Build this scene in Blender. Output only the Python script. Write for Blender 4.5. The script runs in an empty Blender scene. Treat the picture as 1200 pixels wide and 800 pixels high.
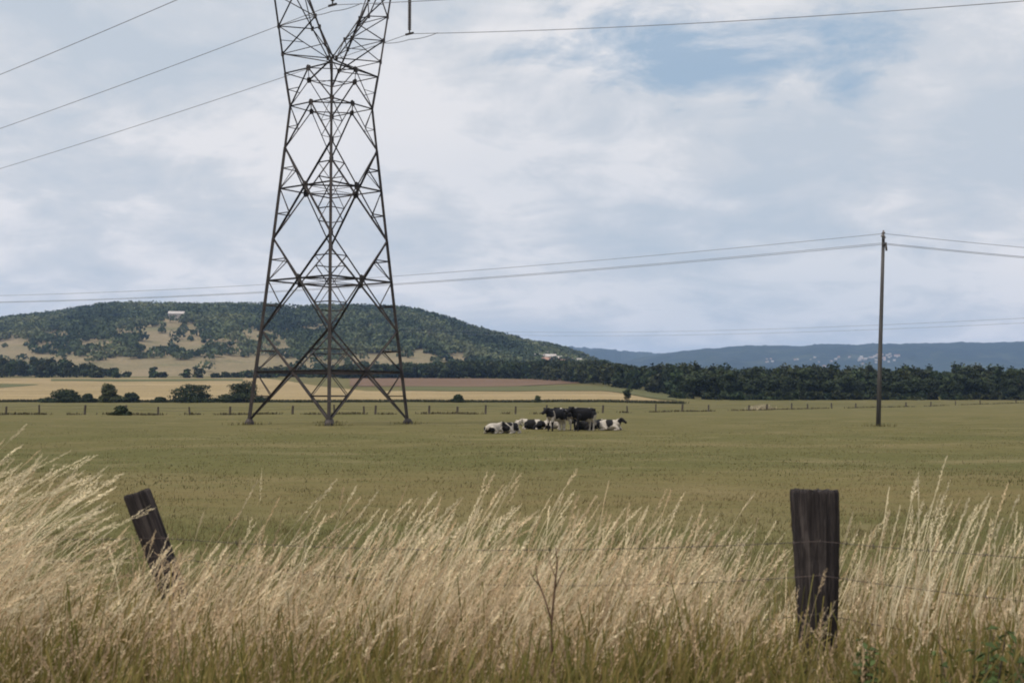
import bpy, bmesh, math, random
import numpy as np
from mathutils import Vector, Matrix

SC = bpy.context.scene
COL = SC.collection
RNG = np.random.default_rng(7)
random.seed(7)
F = 1400.0                      # focal length in photograph pixels (1200 wide)
PITCH = math.atan(69 / F)
CAMZ = 1.9


def ray(px, py):
    u, v = (px - 600) / F, (400 - py) / F
    return u, math.cos(PITCH) - v * math.sin(PITCH), math.sin(PITCH) + v * math.cos(PITCH)


def at(px, py, Y):
    a, b, c = ray(px, py)
    return Vector((a * Y / b, Y, CAMZ + c * Y / b))


def sx(s, Y):
    return (s - 600) / F * Y


# ------------------------------------------------------------------ materials
def new_mat(name):
    m = bpy.data.materials.new(name)
    m.use_nodes = True
    nt = m.node_tree
    b = nt.nodes['Principled BSDF']
    b.inputs['Roughness'].default_value = 0.85
    b.inputs['Specular IOR Level'].default_value = 0.2
    return m, nt, b


def N(nt, t, **kw):
    n = nt.nodes.new(t)
    for k, v in kw.items():
        setattr(n, k, v)
    return n


def ramp(nt, src, stops, interp='LINEAR'):
    r = N(nt, 'ShaderNodeValToRGB')
    r.color_ramp.interpolation = interp
    e = r.color_ramp.elements
    while len(e) < len(stops):
        e.new(0.5)
    for k, (p, c) in enumerate(stops):
        e[k].position = p
        e[k].color = (*c, 1) if len(c) == 3 else c
    nt.links.new(src, r.inputs[0])
    return r.outputs[0]


def noise(nt, vec, scale, detail=4, rough=0.55, dist=0.0):
    n = N(nt, 'ShaderNodeTexNoise')
    n.inputs['Scale'].default_value = scale
    n.inputs['Detail'].default_value = detail
    n.inputs['Roughness'].default_value = rough
    n.inputs['Distortion'].default_value = dist
    if vec is not None:
        nt.links.new(vec, n.inputs['Vector'])
    return n.outputs['Fac']


def mapping(nt, src, scale=(1, 1, 1), loc=(0, 0, 0)):
    m = N(nt, 'ShaderNodeMapping')
    m.inputs['Scale'].default_value = scale
    m.inputs['Location'].default_value = loc
    nt.links.new(src, m.inputs['Vector'])
    return m.outputs[0]


def mix(nt, fac, a, b, mode='MIX'):
    m = N(nt, 'ShaderNodeMix', data_type='RGBA', blend_type=mode)
    for sock, val in ((m.inputs['Factor'], fac), (m.inputs['A'], a), (m.inputs['B'], b)):
        if isinstance(val, bpy.types.NodeSocket):
            nt.links.new(val, sock)
        elif isinstance(val, (int, float)):
            sock.default_value = val
        else:
            sock.default_value = (*val, 1)
    return m.outputs['Result']


def math_node(nt, op, a, b=None, clamp=False):
    m = N(nt, 'ShaderNodeMath', operation=op, use_clamp=clamp)
    for i, v in enumerate((a, b)):
        if v is None:
            continue
        if isinstance(v, bpy.types.NodeSocket):
            nt.links.new(v, m.inputs[i])
        else:
            m.inputs[i].default_value = v
    return m.outputs[0]


def bump(nt, b, h, strength=0.5, dist=0.05):
    n = N(nt, 'ShaderNodeBump')
    n.inputs['Strength'].default_value = strength
    n.inputs['Distance'].default_value = dist
    nt.links.new(h, n.inputs['Height'])
    nt.links.new(n.outputs[0], b.inputs['Normal'])


def simple(name, stops, scale=3.0, rough=0.8, metal=0.0, detail=5, coords='Object', stretch=(1, 1, 1), bstr=0.0, bdist=0.02):
    m, nt, b = new_mat(name)
    tc = N(nt, 'ShaderNodeTexCoord')
    v = mapping(nt, tc.outputs[coords], stretch)
    f = noise(nt, v, scale, detail, 0.6)
    nt.links.new(ramp(nt, f, stops), b.inputs['Base Color'])
    b.inputs['Roughness'].default_value = rough
    b.inputs['Metallic'].default_value = metal
    if bstr:
        bump(nt, b, f, bstr, bdist)
    return m


def attr_mat(name, gain=1.0, transl=0.0, rough=0.8):
    """colour carried by each blade, stalk or leaf"""
    m, nt, b = new_mat(name)
    a = N(nt, 'ShaderNodeAttribute', attribute_name='tint')
    tc = N(nt, 'ShaderNodeTexCoord')
    f = noise(nt, tc.outputs['Object'], 9.0, 3)
    c = mix(nt, 1.0, a.outputs['Color'], ramp(nt, f, [(0.3, (0.8 * gain,) * 3), (0.7, (1.15 * gain,) * 3)]), 'MULTIPLY')
    nt.links.new(c, b.inputs['Base Color'])
    b.inputs['Roughness'].default_value = rough
    if transl:
        t = N(nt, 'ShaderNodeBsdfTranslucent')
        nt.links.new(c, t.inputs['Color'])
        ms = N(nt, 'ShaderNodeMixShader')
        ms.inputs[0].default_value = transl
        nt.links.new(b.outputs[0], ms.inputs[1])
        nt.links.new(t.outputs[0], ms.inputs[2])
        nt.links.new(ms.outputs[0], nt.nodes['Material Output'].inputs['Surface'])
    return m


def ground_mat(name, cols, scales=(0.02, 0.16, 1.3), extra=None, bstr=0.6):
    m, nt, b = new_mat(name)
    tc = N(nt, 'ShaderNodeTexCoord')
    P = tc.outputs['Object']
    a = noise(nt, P, scales[0], 4, 0.6, 0.6)
    c = noise(nt, mapping(nt, P, (1, 1.4, 1), (31, 7, 0)), scales[1], 6, 0.65, 0.3)
    d = noise(nt, mapping(nt, P, (1, 1, 1), (3, 77, 0)), scales[2], 6, 0.7)
    col = ramp(nt, a, [(0.35, cols[0]), (0.65, cols[1])])
    col = mix(nt, ramp(nt, c, [(0.50, (0, 0, 0)), (0.70, (0.8,) * 3)]), col, cols[2])
    col = mix(nt, ramp(nt, d, [(0.54, (0, 0, 0)), (0.72, (0.65,) * 3)]), col, cols[3])
    d2 = noise(nt, mapping(nt, P, (1, 1, 1), (13, 7, 0)), scales[2] * 4, 4, 0.7)
    col = mix(nt, 1.0, col, ramp(nt, d2, [(0.3, (0.72,) * 3), (0.7, (1.25,) * 3)]), 'MULTIPLY')
    if extra:
        col = extra(nt, P, col)
    nt.links.new(col, b.inputs['Base Color'])
    b.inputs['Roughness'].default_value = 0.95
    b.inputs['Specular IOR Level'].default_value = 0.05
    bump(nt, b, d, bstr, 0.12)
    return m


def dry_swaths(nt, P, col):
    # mown swaths lying across the meadow, drier and browner than the rest
    sep = N(nt, 'ShaderNodeSeparateXYZ')
    nt.links.new(P, sep.inputs[0])
    wob = noise(nt, P, 0.08, 3)
    y = math_node(nt, 'ADD', sep.outputs['Y'], math_node(nt, 'MULTIPLY', wob, 9.0))
    w = N(nt, 'ShaderNodeMapRange')
    nt.links.new(y, w.inputs[0])
    w.inputs[1].default_value = 0
    w.inputs[2].default_value = 80
    fac = ramp(nt, w.outputs[0], [(0.02, (0.75,) * 3), (0.16, (0.55,) * 3), (0.22, (0.25,) * 3), (0.28, (0.15,) * 3), (0.34, (0.8,) * 3), (0.42, (0.55,) * 3), (0.50, (0.05,) * 3), (0.62, (0.1,) * 3), (0.7, (0.4,) * 3), (0.8, (0.05,) * 3), (0.95, (0.3,) * 3)])
    f2 = noise(nt, mapping(nt, P, (0.25, 1.2, 1)), 0.9, 5, 0.7)
    fac = mix(nt, 1.0, fac, ramp(nt, f2, [(0.32, (0.35,) * 3), (0.62, (1,) * 3)]), 'MULTIPLY')
    return mix(nt, fac, col, (0.150, 0.112, 0.050))


def field_streaks(nt, P, col):
    # drill rows and wheel marks running across the field
    f = noise(nt, mapping(nt, P, (0.006, 0.11, 1), (5, 3, 0)), 1.0, 6, 0.7)
    g = noise(nt, mapping(nt, P, (0.02, 0.5, 1), (1, 9, 0)), 1.0, 3, 0.6)
    col = mix(nt, 1.0, col, ramp(nt, f, [(0.3, (0.66,) * 3), (0.7, (1.2,) * 3)]), 'MULTIPLY')
    return mix(nt, 1.0, col, ramp(nt, g, [(0.3, (0.82,) * 3), (0.7, (1.12,) * 3)]), 'MULTIPLY')


M = {}
M['meadow'] = ground_mat('meadow', [(0.072, 0.073, 0.024), (0.102, 0.092, 0.034), (0.165, 0.135, 0.066), (0.054, 0.054, 0.019)], extra=dry_swaths)
M['stubble'] = ground_mat('stubble', [(0.29, 0.215, 0.112), (0.24, 0.18, 0.09), (0.33, 0.25, 0.14), (0.19, 0.145, 0.07)], (0.006, 0.02, 0.3), extra=field_streaks)
M['ploughed'] = ground_mat('ploughed', [(0.150, 0.095, 0.062), (0.132, 0.085, 0.055), (0.175, 0.115, 0.075), (0.11, 0.07, 0.045)], (0.006, 0.02, 0.3), extra=field_streaks)
M['crop'] = ground_mat('crop', [(0.085, 0.085, 0.036), (0.10, 0.095, 0.042), (0.075, 0.08, 0.034), (0.12, 0.105, 0.05)], (0.006, 0.02, 0.3))
M['hill'] = ground_mat('hill', [(0.21, 0.16, 0.095), (0.16, 0.13, 0.072), (0.10, 0.10, 0.05), (0.26, 0.20, 0.13)], (0.006, 0.02, 0.09))
M['far_hill'] = ground_mat('far_hill', [(0.016, 0.024, 0.018), (0.026, 0.036, 0.024), (0.070, 0.080, 0.045), (0.010, 0.016, 0.012)], (0.0016, 0.006, 0.03), bstr=1.0)
M['leaf'] = attr_mat('leaf', 1.0, 0.15)
M['straw'] = attr_mat('straw', 1.0, 0.35, 0.7)
M['bark'] = simple('bark', [(0.3, (0.05, 0.04, 0.03)), (0.7, (0.12, 0.09, 0.06))], 6)
M['steel'] = simple('steel', [(0.3, (0.024, 0.021, 0.020)), (0.7, (0.065, 0.052, 0.046))], 1.6, 0.65, 0.2)
M['cable'] = simple('cable', [(0.3, (0.16, 0.16, 0.17)), (0.7, (0.22, 0.22, 0.23))], 1.0, 0.6, 0.4)
M['insulator'] = simple('insulator', [(0.3, (0.10, 0.085, 0.08)), (0.7, (0.16, 0.14, 0.13))], 2.0, 0.3)
M['concrete'] = simple('concrete', [(0.3, (0.22, 0.21, 0.19)), (0.7, (0.34, 0.32, 0.29))], 4)
M['pole'] = simple('pole', [(0.3, (0.042, 0.039, 0.038)), (0.7, (0.10, 0.093, 0.088))], 2.0, 0.8, stretch=(4, 4, 0.3))
M['far_post'] = simple('far_post', [(0.3, (0.05, 0.042, 0.03)), (0.7, (0.10, 0.08, 0.06))], 4.0, 0.9, stretch=(1, 1, 0.3))
M['wire'] = simple('wire', [(0.3, (0.05, 0.042, 0.04)), (0.7, (0.12, 0.09, 0.08))], 12.0, 0.6, 0.5)
M['wall_pale'] = simple('wall_pale', [(0.3, (0.42, 0.37, 0.32)), (0.7, (0.56, 0.51, 0.45))], 0.3)
M['wall_dull'] = simple('wall_dull', [(0.3, (0.20, 0.18, 0.16)), (0.7, (0.36, 0.32, 0.28))], 0.05)
M['roof_tile'] = simple('roof_tile', [(0.3, (0.26, 0.14, 0.10)), (0.7, (0.36, 0.22, 0.16))], 0.4)
M['roof_grey'] = simple('roof_grey', [(0.3, (0.33, 0.28, 0.25)), (0.7, (0.45, 0.41, 0.37))], 0.4)
M['weed'] = simple('weed', [(0.3, (0.06, 0.035, 0.02)), (0.7, (0.12, 0.07, 0.04))], 20)


def old_wood():
    m, nt, b = new_mat('old_wood')
    tc = N(nt, 'ShaderNodeTexCoord')
    v = mapping(nt, tc.outputs['Object'], (26, 26, 1.5))
    f = noise(nt, v, 1.0, 8, 0.7, 0.5)
    g = noise(nt, mapping(nt, tc.outputs['Object'], (70, 70, 2.5)), 1.0, 4, 0.6)
    h = noise(nt, tc.outputs['Object'], 5.0, 5, 0.6)
    c = ramp(nt, f, [(0.30, (0.007, 0.006, 0.006)), (0.5, (0.026, 0.021, 0.021)), (0.72, (0.085, 0.070, 0.064))])
    c = mix(nt, ramp(nt, g, [(0.55, (0, 0, 0)), (0.75, (0.6,) * 3)]), c, (0.15, 0.122, 0.108))
    c = mix(nt, ramp(nt, h, [(0.45, (0, 0, 0)), (0.7, (0.5,) * 3)]), c, (0.020, 0.016, 0.015))
    nt.links.new(c, b.inputs['Base Color'])
    b.inputs['Roughness'].default_value = 0.9
    bump(nt, b, f, 0.9, 0.012)
    return m


M['old_wood'] = old_wood()


# ------------------------------------------------------------------ object helpers
def tag(o, label=None, cat=None, group=None, kind=None):
    if label: o['label'] = label
    if cat: o['category'] = cat
    if group: o['group'] = group
    if kind: o['kind'] = kind
    return o


def link(name, me, mat=None, parent=None, smooth=False):
    o = bpy.data.objects.new(name, me)
    COL.objects.link(o)
    if mat: me.materials.append(mat)
    if parent: o.parent = parent
    if smooth:
        me.polygons.foreach_set('use_smooth', np.ones(len(me.polygons), bool))
    return o


def empty(name, loc=(0, 0, 0), rz=0.0):
    o = bpy.data.objects.new(name, None)
    o.empty_display_size = 0.2
    COL.objects.link(o)
    o.location = loc
    o.rotation_euler = (0, 0, rz)
    return o


def copy_tree(o):
    c = o.copy()
    COL.objects.link(c)
    for ch in list(o.children):
        d = ch.copy()
        COL.objects.link(d)
        d.parent = c
    return c


def mesh_np(name, V, Fq, colors=None):
    """fast mesh from arrays: V (n,3), Fq (m,k) with constant k"""
    V = np.ascontiguousarray(V, np.float32)
    Fq = np.ascontiguousarray(Fq, np.int32)
    me = bpy.data.meshes.new(name)
    k = Fq.shape[1]
    me.vertices.add(len(V))
    me.vertices.foreach_set('co', V.ravel())
    me.loops.add(Fq.size)
    me.loops.foreach_set('vertex_index', Fq.ravel())
    me.polygons.add(len(Fq))
    me.polygons.foreach_set('loop_start', np.arange(0, Fq.size, k, dtype=np.int32))
    me.polygons.foreach_set('loop_total', np.full(len(Fq), k, np.int32))
    if colors is not None:
        at_ = me.attributes.new('tint', 'FLOAT_COLOR', 'POINT')
        c = np.ones((len(V), 4), np.float32)
        c[:, :3] = colors
        at_.data.foreach_set('color', c.ravel())
    me.update(calc_edges=True)
    me.validate()
    return me


class MB:
    def __init__(s):
        s.v, s.f = [], []

    def add(s, vs, fs):
        o = len(s.v)
        s.v += [tuple(p) for p in vs]
        s.f += [tuple(i + o for i in f) for f in fs]

    def bar(s, a, b, w, h=None):
        a, b = Vector(a), Vector(b)
        d = (b - a)
        if d.length < 1e-5: return
        d.normalize()
        up = Vector((0, 0, 1)) if abs(d.z) < 0.95 else Vector((1, 0, 0))
        x = d.cross(up).normalized() * (w / 2)
        y = d.cross(x).normalized() * ((h or w) / 2)
        s.add([a - x - y, a + x - y, a + x + y, a - x + y, b - x - y, b + x - y, b + x + y, b - x + y],
              [(0, 1, 2, 3), (7, 6, 5, 4), (0, 4, 5, 1), (1, 5, 6, 2), (2, 6, 7, 3), (3, 7, 4, 0)])

    def angle(s, a, b, w, t=None):
        """steel L-section"""
        t = t or w * 0.14
        a, b = Vector(a), Vector(b)
        d = (b - a)
        if d.length < 1e-5: return
        d.normalize()
        up = Vector((0, 0, 1)) if abs(d.z) < 0.95 else Vector((1, 0, 0))
        x = d.cross(up).normalized()
        y = d.cross(x).normalized()
        pr = [(0, 0), (w, 0), (w, t), (t, t), (t, w), (0, w)]
        c0 = [a + x * (p - w / 3) + y * (q - w / 3) for p, q in pr]
        c1 = [b + x * (p - w / 3) + y * (q - w / 3) for p, q in pr]
        fs = [(i, (i + 1) % 6, 6 + (i + 1) % 6, 6 + i) for i in range(6)]
        fs += [(5, 4, 3, 0), (3, 2, 1, 0), (6, 9, 10, 11), (6, 7, 8, 9)]
        s.add(c0 + c1, fs)

    def box(s, c, size, rz=0.0):
        c = Vector(c)
        R = Matrix.Rotation(rz, 3, 'Z')
        hx, hy, hz = [q / 2 for q in size]
        vs = [c + R @ Vector((x * hx, y * hy, z * hz)) for z in (-1, 1) for x, y in ((-1, -1), (1, -1), (1, 1), (-1, 1))]
        s.add(vs, [(3, 2, 1, 0), (4, 5, 6, 7), (0, 1, 5, 4), (1, 2, 6, 5), (2, 3, 7, 6), (3, 0, 4, 7)])

    def tube(s, pts, rads, n=6, cap=True, squash=None):
        pts = [Vector(p) for p in pts]
        if not hasattr(rads, '__len__'): rads = [rads] * len(pts)
        o = len(s.v)
        prev = None
        for i, p in enumerate(pts):
            d = (pts[min(i + 1, len(pts) - 1)] - pts[max(i - 1, 0)]).normalized()
            if prev is None:
                up = Vector((0, 0, 1)) if abs(d.z) < 0.9 else Vector((0, 1, 0))
                x = d.cross(up).normalized()
            else:
                x = (prev - d * prev.dot(d)).normalized()
            prev = x
            y = d.cross(x)
            for k in range(n):
                a = 2 * math.pi * k / n
                q = x * math.cos(a) * rads[i] + y * math.sin(a) * rads[i]
                if squash: q = Vector((q.x * squash[0], q.y * squash[1], q.z * squash[2]))
                s.v.append(tuple(p + q))
        for i in range(len(pts) - 1):
            for k in range(n):
                a, b = o + i * n + k, o + i * n + (k + 1) % n
                s.f.append((a, b, b + n, a + n))
        if cap:
            s.f.append(tuple(o + k for k in reversed(range(n))))
            s.f.append(tuple(o + (len(pts) - 1) * n + k for k in range(n)))

    def build(s, name, mat, parent=None, smooth=False):
        me = bpy.data.meshes.new(name)
        me.from_pydata(s.v, [], s.f)
        me.validate()
        return link(name, me, mat, parent, smooth)


# ------------------------------------------------------------------ terrain
def lerp_tab(x, xs, ys):
    return np.interp(x, xs, ys)


def sstep(a, b, x):
    t = np.clip((x - a) / (b - a), 0, 1)
    return t * t * (3 - 2 * t)


def terrain(X, Y):
    X = np.asarray(X, float); Y = np.asarray(Y, float)
    Yp = np.maximum(Y, 1.0)
    s = X / Yp * F + 600
    L = lerp_tab(Y, [0, 200, 330, 450, 550, 700, 850, 1200, 9000], [0, 0, 1.35, 5.2, 8.0, 14.6, 19.0, 20.0, 20.0])
    R = lerp_tab(Y, [0, 220, 300, 400, 520, 900, 9000], [0, 0, 0.3, 2.0, 3.6, 6.0, 20.0])
    g = sstep(860, 690, s)
    z = L * g + R * (1 - g)
    verge = 0.2 * sstep(9.5, 6.8, Y)
    near = np.clip(Y / 25, 0, 1)
    und = 0.05 * near * (np.sin(X * 0.21 + 1.3) * np.sin(Y * 0.17 + 0.4) + 0.6 * np.sin(X * 0.53 + Y * 0.31))
    und = und * sstep(330, 120, Y) + 0.02 * np.sin(X * 2.1 + Y * 1.3) * np.sin(Y * 2.7 - X)
    return z + verge + und


def tz(x, y):
    return float(terrain(x, y))


def grid_mesh(name, X, Y, Z, mat, smooth=True):
    n, m = X.shape
    V = np.stack([X, Y, Z], -1).reshape(-1, 3)
    i = np.arange(n - 1)[:, None] * m + np.arange(m - 1)[None]
    Fq = np.stack([i, i + 1, i + m + 1, i + m], -1).reshape(-1, 4)
    return link(name, mesh_np(name, V, Fq), mat, None, smooth)


ys = np.concatenate([np.linspace(-70, 2, 24), np.geomspace(2.5, 9000, 330)])
us = np.linspace(-0.85, 0.85, 341)
YY, UU = np.meshgrid(ys, us, indexing='ij')
XX = UU * (np.maximum(YY, 0) + 100 * sstep(400, 0, YY) + 12)
tag(grid_mesh('ground', XX, YY, terrain(XX, YY), M['meadow']), 'olive green grazed meadow reaching to the hills', 'meadow', kind='structure')


def draped(name, mat, s0, s1, y0, y1, label, lift, ns=120, ny=26):
    """a field laid over the terrain; y0 and y1 are near and far edges in metres as functions of the bearing"""
    ss = np.linspace(s0, s1, ns)
    t = np.linspace(0, 1, ny)[:, None]
    Yg = np.array([y0(q) for q in ss])[None] * (1 - t) + np.array([y1(q) for q in ss])[None] * t
    Xg = (ss[None] - 600) / F * Yg
    return tag(grid_mesh(name, Xg, Yg, terrain(Xg, Yg) + lift, mat), label, 'field', kind='structure')


def wob(q, a=6, k=0.03, p=0):
    return a * math.sin(q * k + p) + a * 0.4 * math.sin(q * k * 2.7 + p)


draped('stubble_field', M['stubble'], -260, 792, lambda q: 334 + wob(q, 2), lambda q: (452 - 95 * float(sstep(700, 792, q)) if q > 430 else 452 + (430 - q) / 130 * 270 if q > 300 else 722) + wob(q, 5) , 'pale yellow stubble field beyond the dark hedge line', 0.12)
draped('crop_field', M['crop'], 470, 792, lambda q: 458 + wob(q, 4) - 85 * float(sstep(700, 792, q)), lambda q: 562 + wob(q, 5, 0.02), 'dull green strip of field between stubble and ploughed earth', 0.16)
draped('ploughed_field', M['ploughed'], 410, 716, lambda q: 556 + wob(q, 4, 0.02) + max(0, q - 600) * 0.6, lambda q: 700 + wob(q, 6) - max(0, q - 560) * 0.25, 'reddish brown ploughed field below the wood', 0.24)
draped('crop_field', M['crop'], -260, 45, lambda q: 520 + wob(q, 6) + max(0, q) * 1.2, lambda q: 590 + wob(q, 6, 0.02, 2), 'dull green patch in the stubble field at the far left', 0.20)
draped('crop_field', M['crop'], 60, 285, lambda q: 640 + wob(q, 6), lambda q: 690 + wob(q, 5, 0.02, 2), 'grey green strip of field below the hill', 0.22)

# ------------------------------------------------------------------ hills
RX = [-700, -300, -100, 0, 60, 120, 200, 300, 400, 470, 500, 560, 600, 650, 700, 740, 790]
RY = [400, 385, 378, 374, 367, 357, 356, 358, 359, 361, 368, 386, 395, 405, 420, 436, 446]
RIDGE = 1800.0
FOOT = 830.0


def py_to_z(py, Y):
    a = math.atan(1) * 0
    v = (400 - np.asarray(py, float)) / F
    return CAMZ + Y * (math.sin(PITCH) + v * math.cos(PITCH)) / (math.cos(PITCH) - v * math.sin(PITCH))


def hill_z(s, t):
    zr = py_to_z(np.interp(s, RX, RY), RIDGE) - 8.0
    zf = 16.0
    tt = np.clip(t, 0, 1)
    prof = 0.42 * tt + 0.58 * sstep(0.0, 1.0, tt)
    z = zf + (zr - zf) * prof
    z = z - np.maximum(t - 1, 0) ** 1.3 * 160
    bumps = 5 * np.sin(s * 0.021 + t * 4) * np.sin(t * 9 + s * 0.013) + 3 * np.sin(s * 0.05 - t * 14)
    return z + bumps * np.clip(t, 0, 1) * np.clip(1.05 - t, 0, 1) * 2


def hill_pt(s, t):
    Y = FOOT + (RIDGE - FOOT) * t
    return (s - 600) / F * Y, Y, hill_z(s, t)


ss, tt = np.meshgrid(np.linspace(-700, 790, 260), np.linspace(-0.05, 1.7, 120))
hx, hy, hz = hill_pt(ss, tt)
tag(grid_mesh('hill', hx, hy, np.where(tt < 0, hz - 5, hz), M['hill']), 'broad wooded hill with dry clearings', 'hill', kind='structure')


def far_ridge(name, prof_x, prof_y, Yr, Yf, s0, s1, label, seed):
    r = np.random.default_rng(seed)
    S, T = np.meshgrid(np.linspace(s0, s1, 420), np.concatenate([np.linspace(0, 1, 60), np.linspace(1.03, 1.4, 10)]))
    zr = py_to_z(np.interp(S, prof_x, prof_y), Yr)
    w1 = np.interp(S, np.linspace(s0, s1, 60), r.normal(0, 2.6, 60)) + np.interp(S, np.linspace(s0, s1, 170), r.normal(0, 1.6, 170))
    zr = zr + w1 + r.normal(0, 1.3, S.shape)
    prof = sstep(0, 1, np.minimum(T, 1)) * 0.6 + 0.4 * np.minimum(T, 1)
    Z = 10 + (zr - 10) * prof - np.maximum(T - 1, 0) * 300
    Z += (10 * np.sin(S * 0.035 + T * 6) * np.sin(T * 8 + S * 0.01) + 6 * np.sin(S * 0.12 + T * 11)) * np.minimum(T, 1) * np.clip(1 - T, 0, 1) * 4
    Y = Yf + (Yr - Yf) * T
    X = (S - 600) / F * Y
    o = tag(grid_mesh(name, X, Y, Z, M['far_hill']), label, 'hill', kind='structure')
    def pt(s, t):
        Yq = Yf + (Yr - Yf) * t
        j = int(np.clip(round((s - s0) / (s1 - s0) * 419), 0, 419)); i = int(round(t * 59))
        return (s - 600) / F * Yq, Yq, float(Z[i, j])
    return pt


far_ridge('far_hills', [560, 640, 700, 745, 790, 830], [404, 405, 408, 412, 415, 424], 7000, 5200, 520, 860, 'blue wooded ridge just right of the near hill', 3)
far_pt = far_ridge('far_hills', [700, 770, 795, 820, 860, 920, 1000, 1090, 1200, 1400, 1900], [428, 416, 412, 408.5, 406, 404.5, 403, 401.5, 400.5, 402, 408], 6000, 4200, 700, 1900, 'long blue wooded ridge along the right horizon', 5)


# ------------------------------------------------------------------ foliage
def ico_dirs(n, rng):
    v = rng.normal(size=(n, 3))
    return v / np.linalg.norm(v, axis=1, keepdims=True)


def leaf_quads(P, Nn, size, rng, aspect=0.75):
    """quads at P facing about Nn"""
    n = len(P)
    a = np.cross(Nn, rng.normal(size=(n, 3)))
    a /= np.linalg.norm(a, axis=1, keepdims=True) + 1e-9
    b = np.cross(Nn, a)
    s = (size * rng.uniform(0.55, 1.3, n))[:, None]
    a = a * s; b = b * s * aspect
    fold = Nn * s * 0.25
    V = np.stack([P - a - fold, P - b, P + a - fold, P + b], 1).reshape(-1, 3)
    Fq = np.arange(4 * n).reshape(n, 4)
    return V, Fq


def crown_arrays(seed, n, h, w, base=0.12, lobes=11, leaf=0.45, low=False):
    """lumpy broadleaf crown of unit-like size, standing on z=0: total height h, width w"""
    r = np.random.default_rng(seed)
    lob = []
    for k in range(lobes):
        a = r.uniform(0, 2 * math.pi)
        zz = r.uniform(base + 0.12, 0.86)
        wide = math.sin(min(1, (zz - base) / (0.9 - base)) * math.pi) ** 0.5
        rad = r.uniform(0.05, 0.34) * wide
        if low and k % 2 == 0:
            zz = r.uniform(0.05, 0.25); rad = r.uniform(0.2, 0.42)
        elif low:
            zz = r.uniform(0.10, 0.74); rad = r.uniform(0.03, 0.34) * (1.15 - zz)
        lob.append((rad * w * math.cos(a), rad * w * math.sin(a), zz * h, r.uniform(0.13, 0.24) * w, r.uniform(0.10, 0.19) * h))
    lob.append((0, 0, 0.5 * h, 0.30 * w, 0.30 * h))
    lob = np.array(lob)
    wts = lob[:, 3] ** 2 + 0.01
    k = r.choice(len(lob), n, p=wts / wts.sum())
    d = ico_dirs(n, r)
    rr = r.uniform(0.55, 1.08, n) ** 0.7
    P = lob[k, :3] + d * np.stack([lob[k, 3], lob[k, 3], lob[k, 4]], 1) * rr[:, None]
    P[:, 2] = np.where(P[:, 2] < base * h * 0.5, base * h * 0.5 + r.uniform(0, 0.25, n) * h * (1 if low else 0.2), P[:, 2])
    Nn = d + r.normal(0, 0.55, (n, 3)) + np.array([0, 0, 0.25])
    Nn /= np.linalg.norm(Nn, axis=1, keepdims=True)
    V, Fq = leaf_quads(P, Nn, leaf, r)
    lt = r.uniform(0.75, 1.25, len(lob))[k] * r.uniform(0.7, 1.3, n)
    return V, Fq, np.repeat(lt, 4)


GREEN = np.array([0.040, 0.054, 0.022])


def crown_mesh(name, seed, n, h, w, leaf, col=GREEN, base=0.12, lobes=11, low=False):
    V, Fq, lt = crown_arrays(seed, n, h, w, base, lobes, leaf, low)
    return mesh_np(name, V, Fq, lt[:, None] * col)


def trunk_mb(h, r, seed):
    rr = random.Random(seed)
    t = MB()
    bend = rr.uniform(-0.06, 0.06) * h
    t.tube([(0, 0, -0.2), (bend * .2, 0, 0.2 * h), (bend * .6, bend * .3, 0.45 * h), (bend, bend * .5, 0.75 * h)], [r * 1.3, r, r * 0.7, r * 0.3], 8)
    for k in range(5):
        a = rr.uniform(0, 6.28); z = h * rr.uniform(0.25, 0.55); L = h * rr.uniform(0.2, 0.32)
        t.tube([(bend * .5, bend * .2, z), (L * .5 * math.cos(a), L * .5 * math.sin(a), z + L * .4), (L * math.cos(a), L * math.sin(a), z + L * .9)], [r * .5, r * .32, r * .1], 5)
    return t


def make_tree(name, seed, n, h, w, leaf, label, cat, group=None, col=GREEN, base=0.12, trunk=0.25, lobes=11):
    root = empty(name)
    tag(root, label, cat, group)
    trunk_mb(h, trunk, seed).build('trunk', M['bark'], root, True)
    link('crown', crown_mesh('crown', seed, n, h, w, leaf, col, base, lobes), M['leaf'], root)
    return root


def put(root, x, y, rz=0, sc=(1, 1, 1), dz=0.0):
    root.location = (x, y, tz(x, y) + dz)
    root.rotation_euler = (0, 0, rz)
    root.scale = sc
    return root


# the row of trees that fronts the wood on the right, individual crowns
protos = [make_tree('broadleaf_tree', 40 + k, 2600, 12, 11, 0.45, 'dark green broadleaf tree in the front row of the wood beyond the meadow', 'tree', 'trees along the front of the wood', base=0.03, trunk=0.28, lobes=14, col=GREEN * c)
          for k, c in enumerate((0.85, 0.62, 1.05, 0.75))]
used = [0] * 4
spots = []
q = 812.0
while q < 1320:
    spots.append(q)
    q += random.uniform(17, 32)
for i, q in enumerate(spots):
    k = i % 4
    o = protos[k] if not used[k] else copy_tree(protos[k])
    used[k] = 1
    Y = 412 + random.uniform(-6, 18)
    s = random.uniform(0.72, 1.10)
    put(o, sx(q, Y), Y, random.uniform(0, 6.28), (s * random.uniform(0.95, 1.3), s * random.uniform(0.95, 1.3), s * random.uniform(0.85, 1.0)), -0.2)
    if q == 812.0:
        o['label'] = 'rounded dark tree standing at the left end of the wood'
        o.scale = (1.35, 1.3, 0.95)


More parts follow.
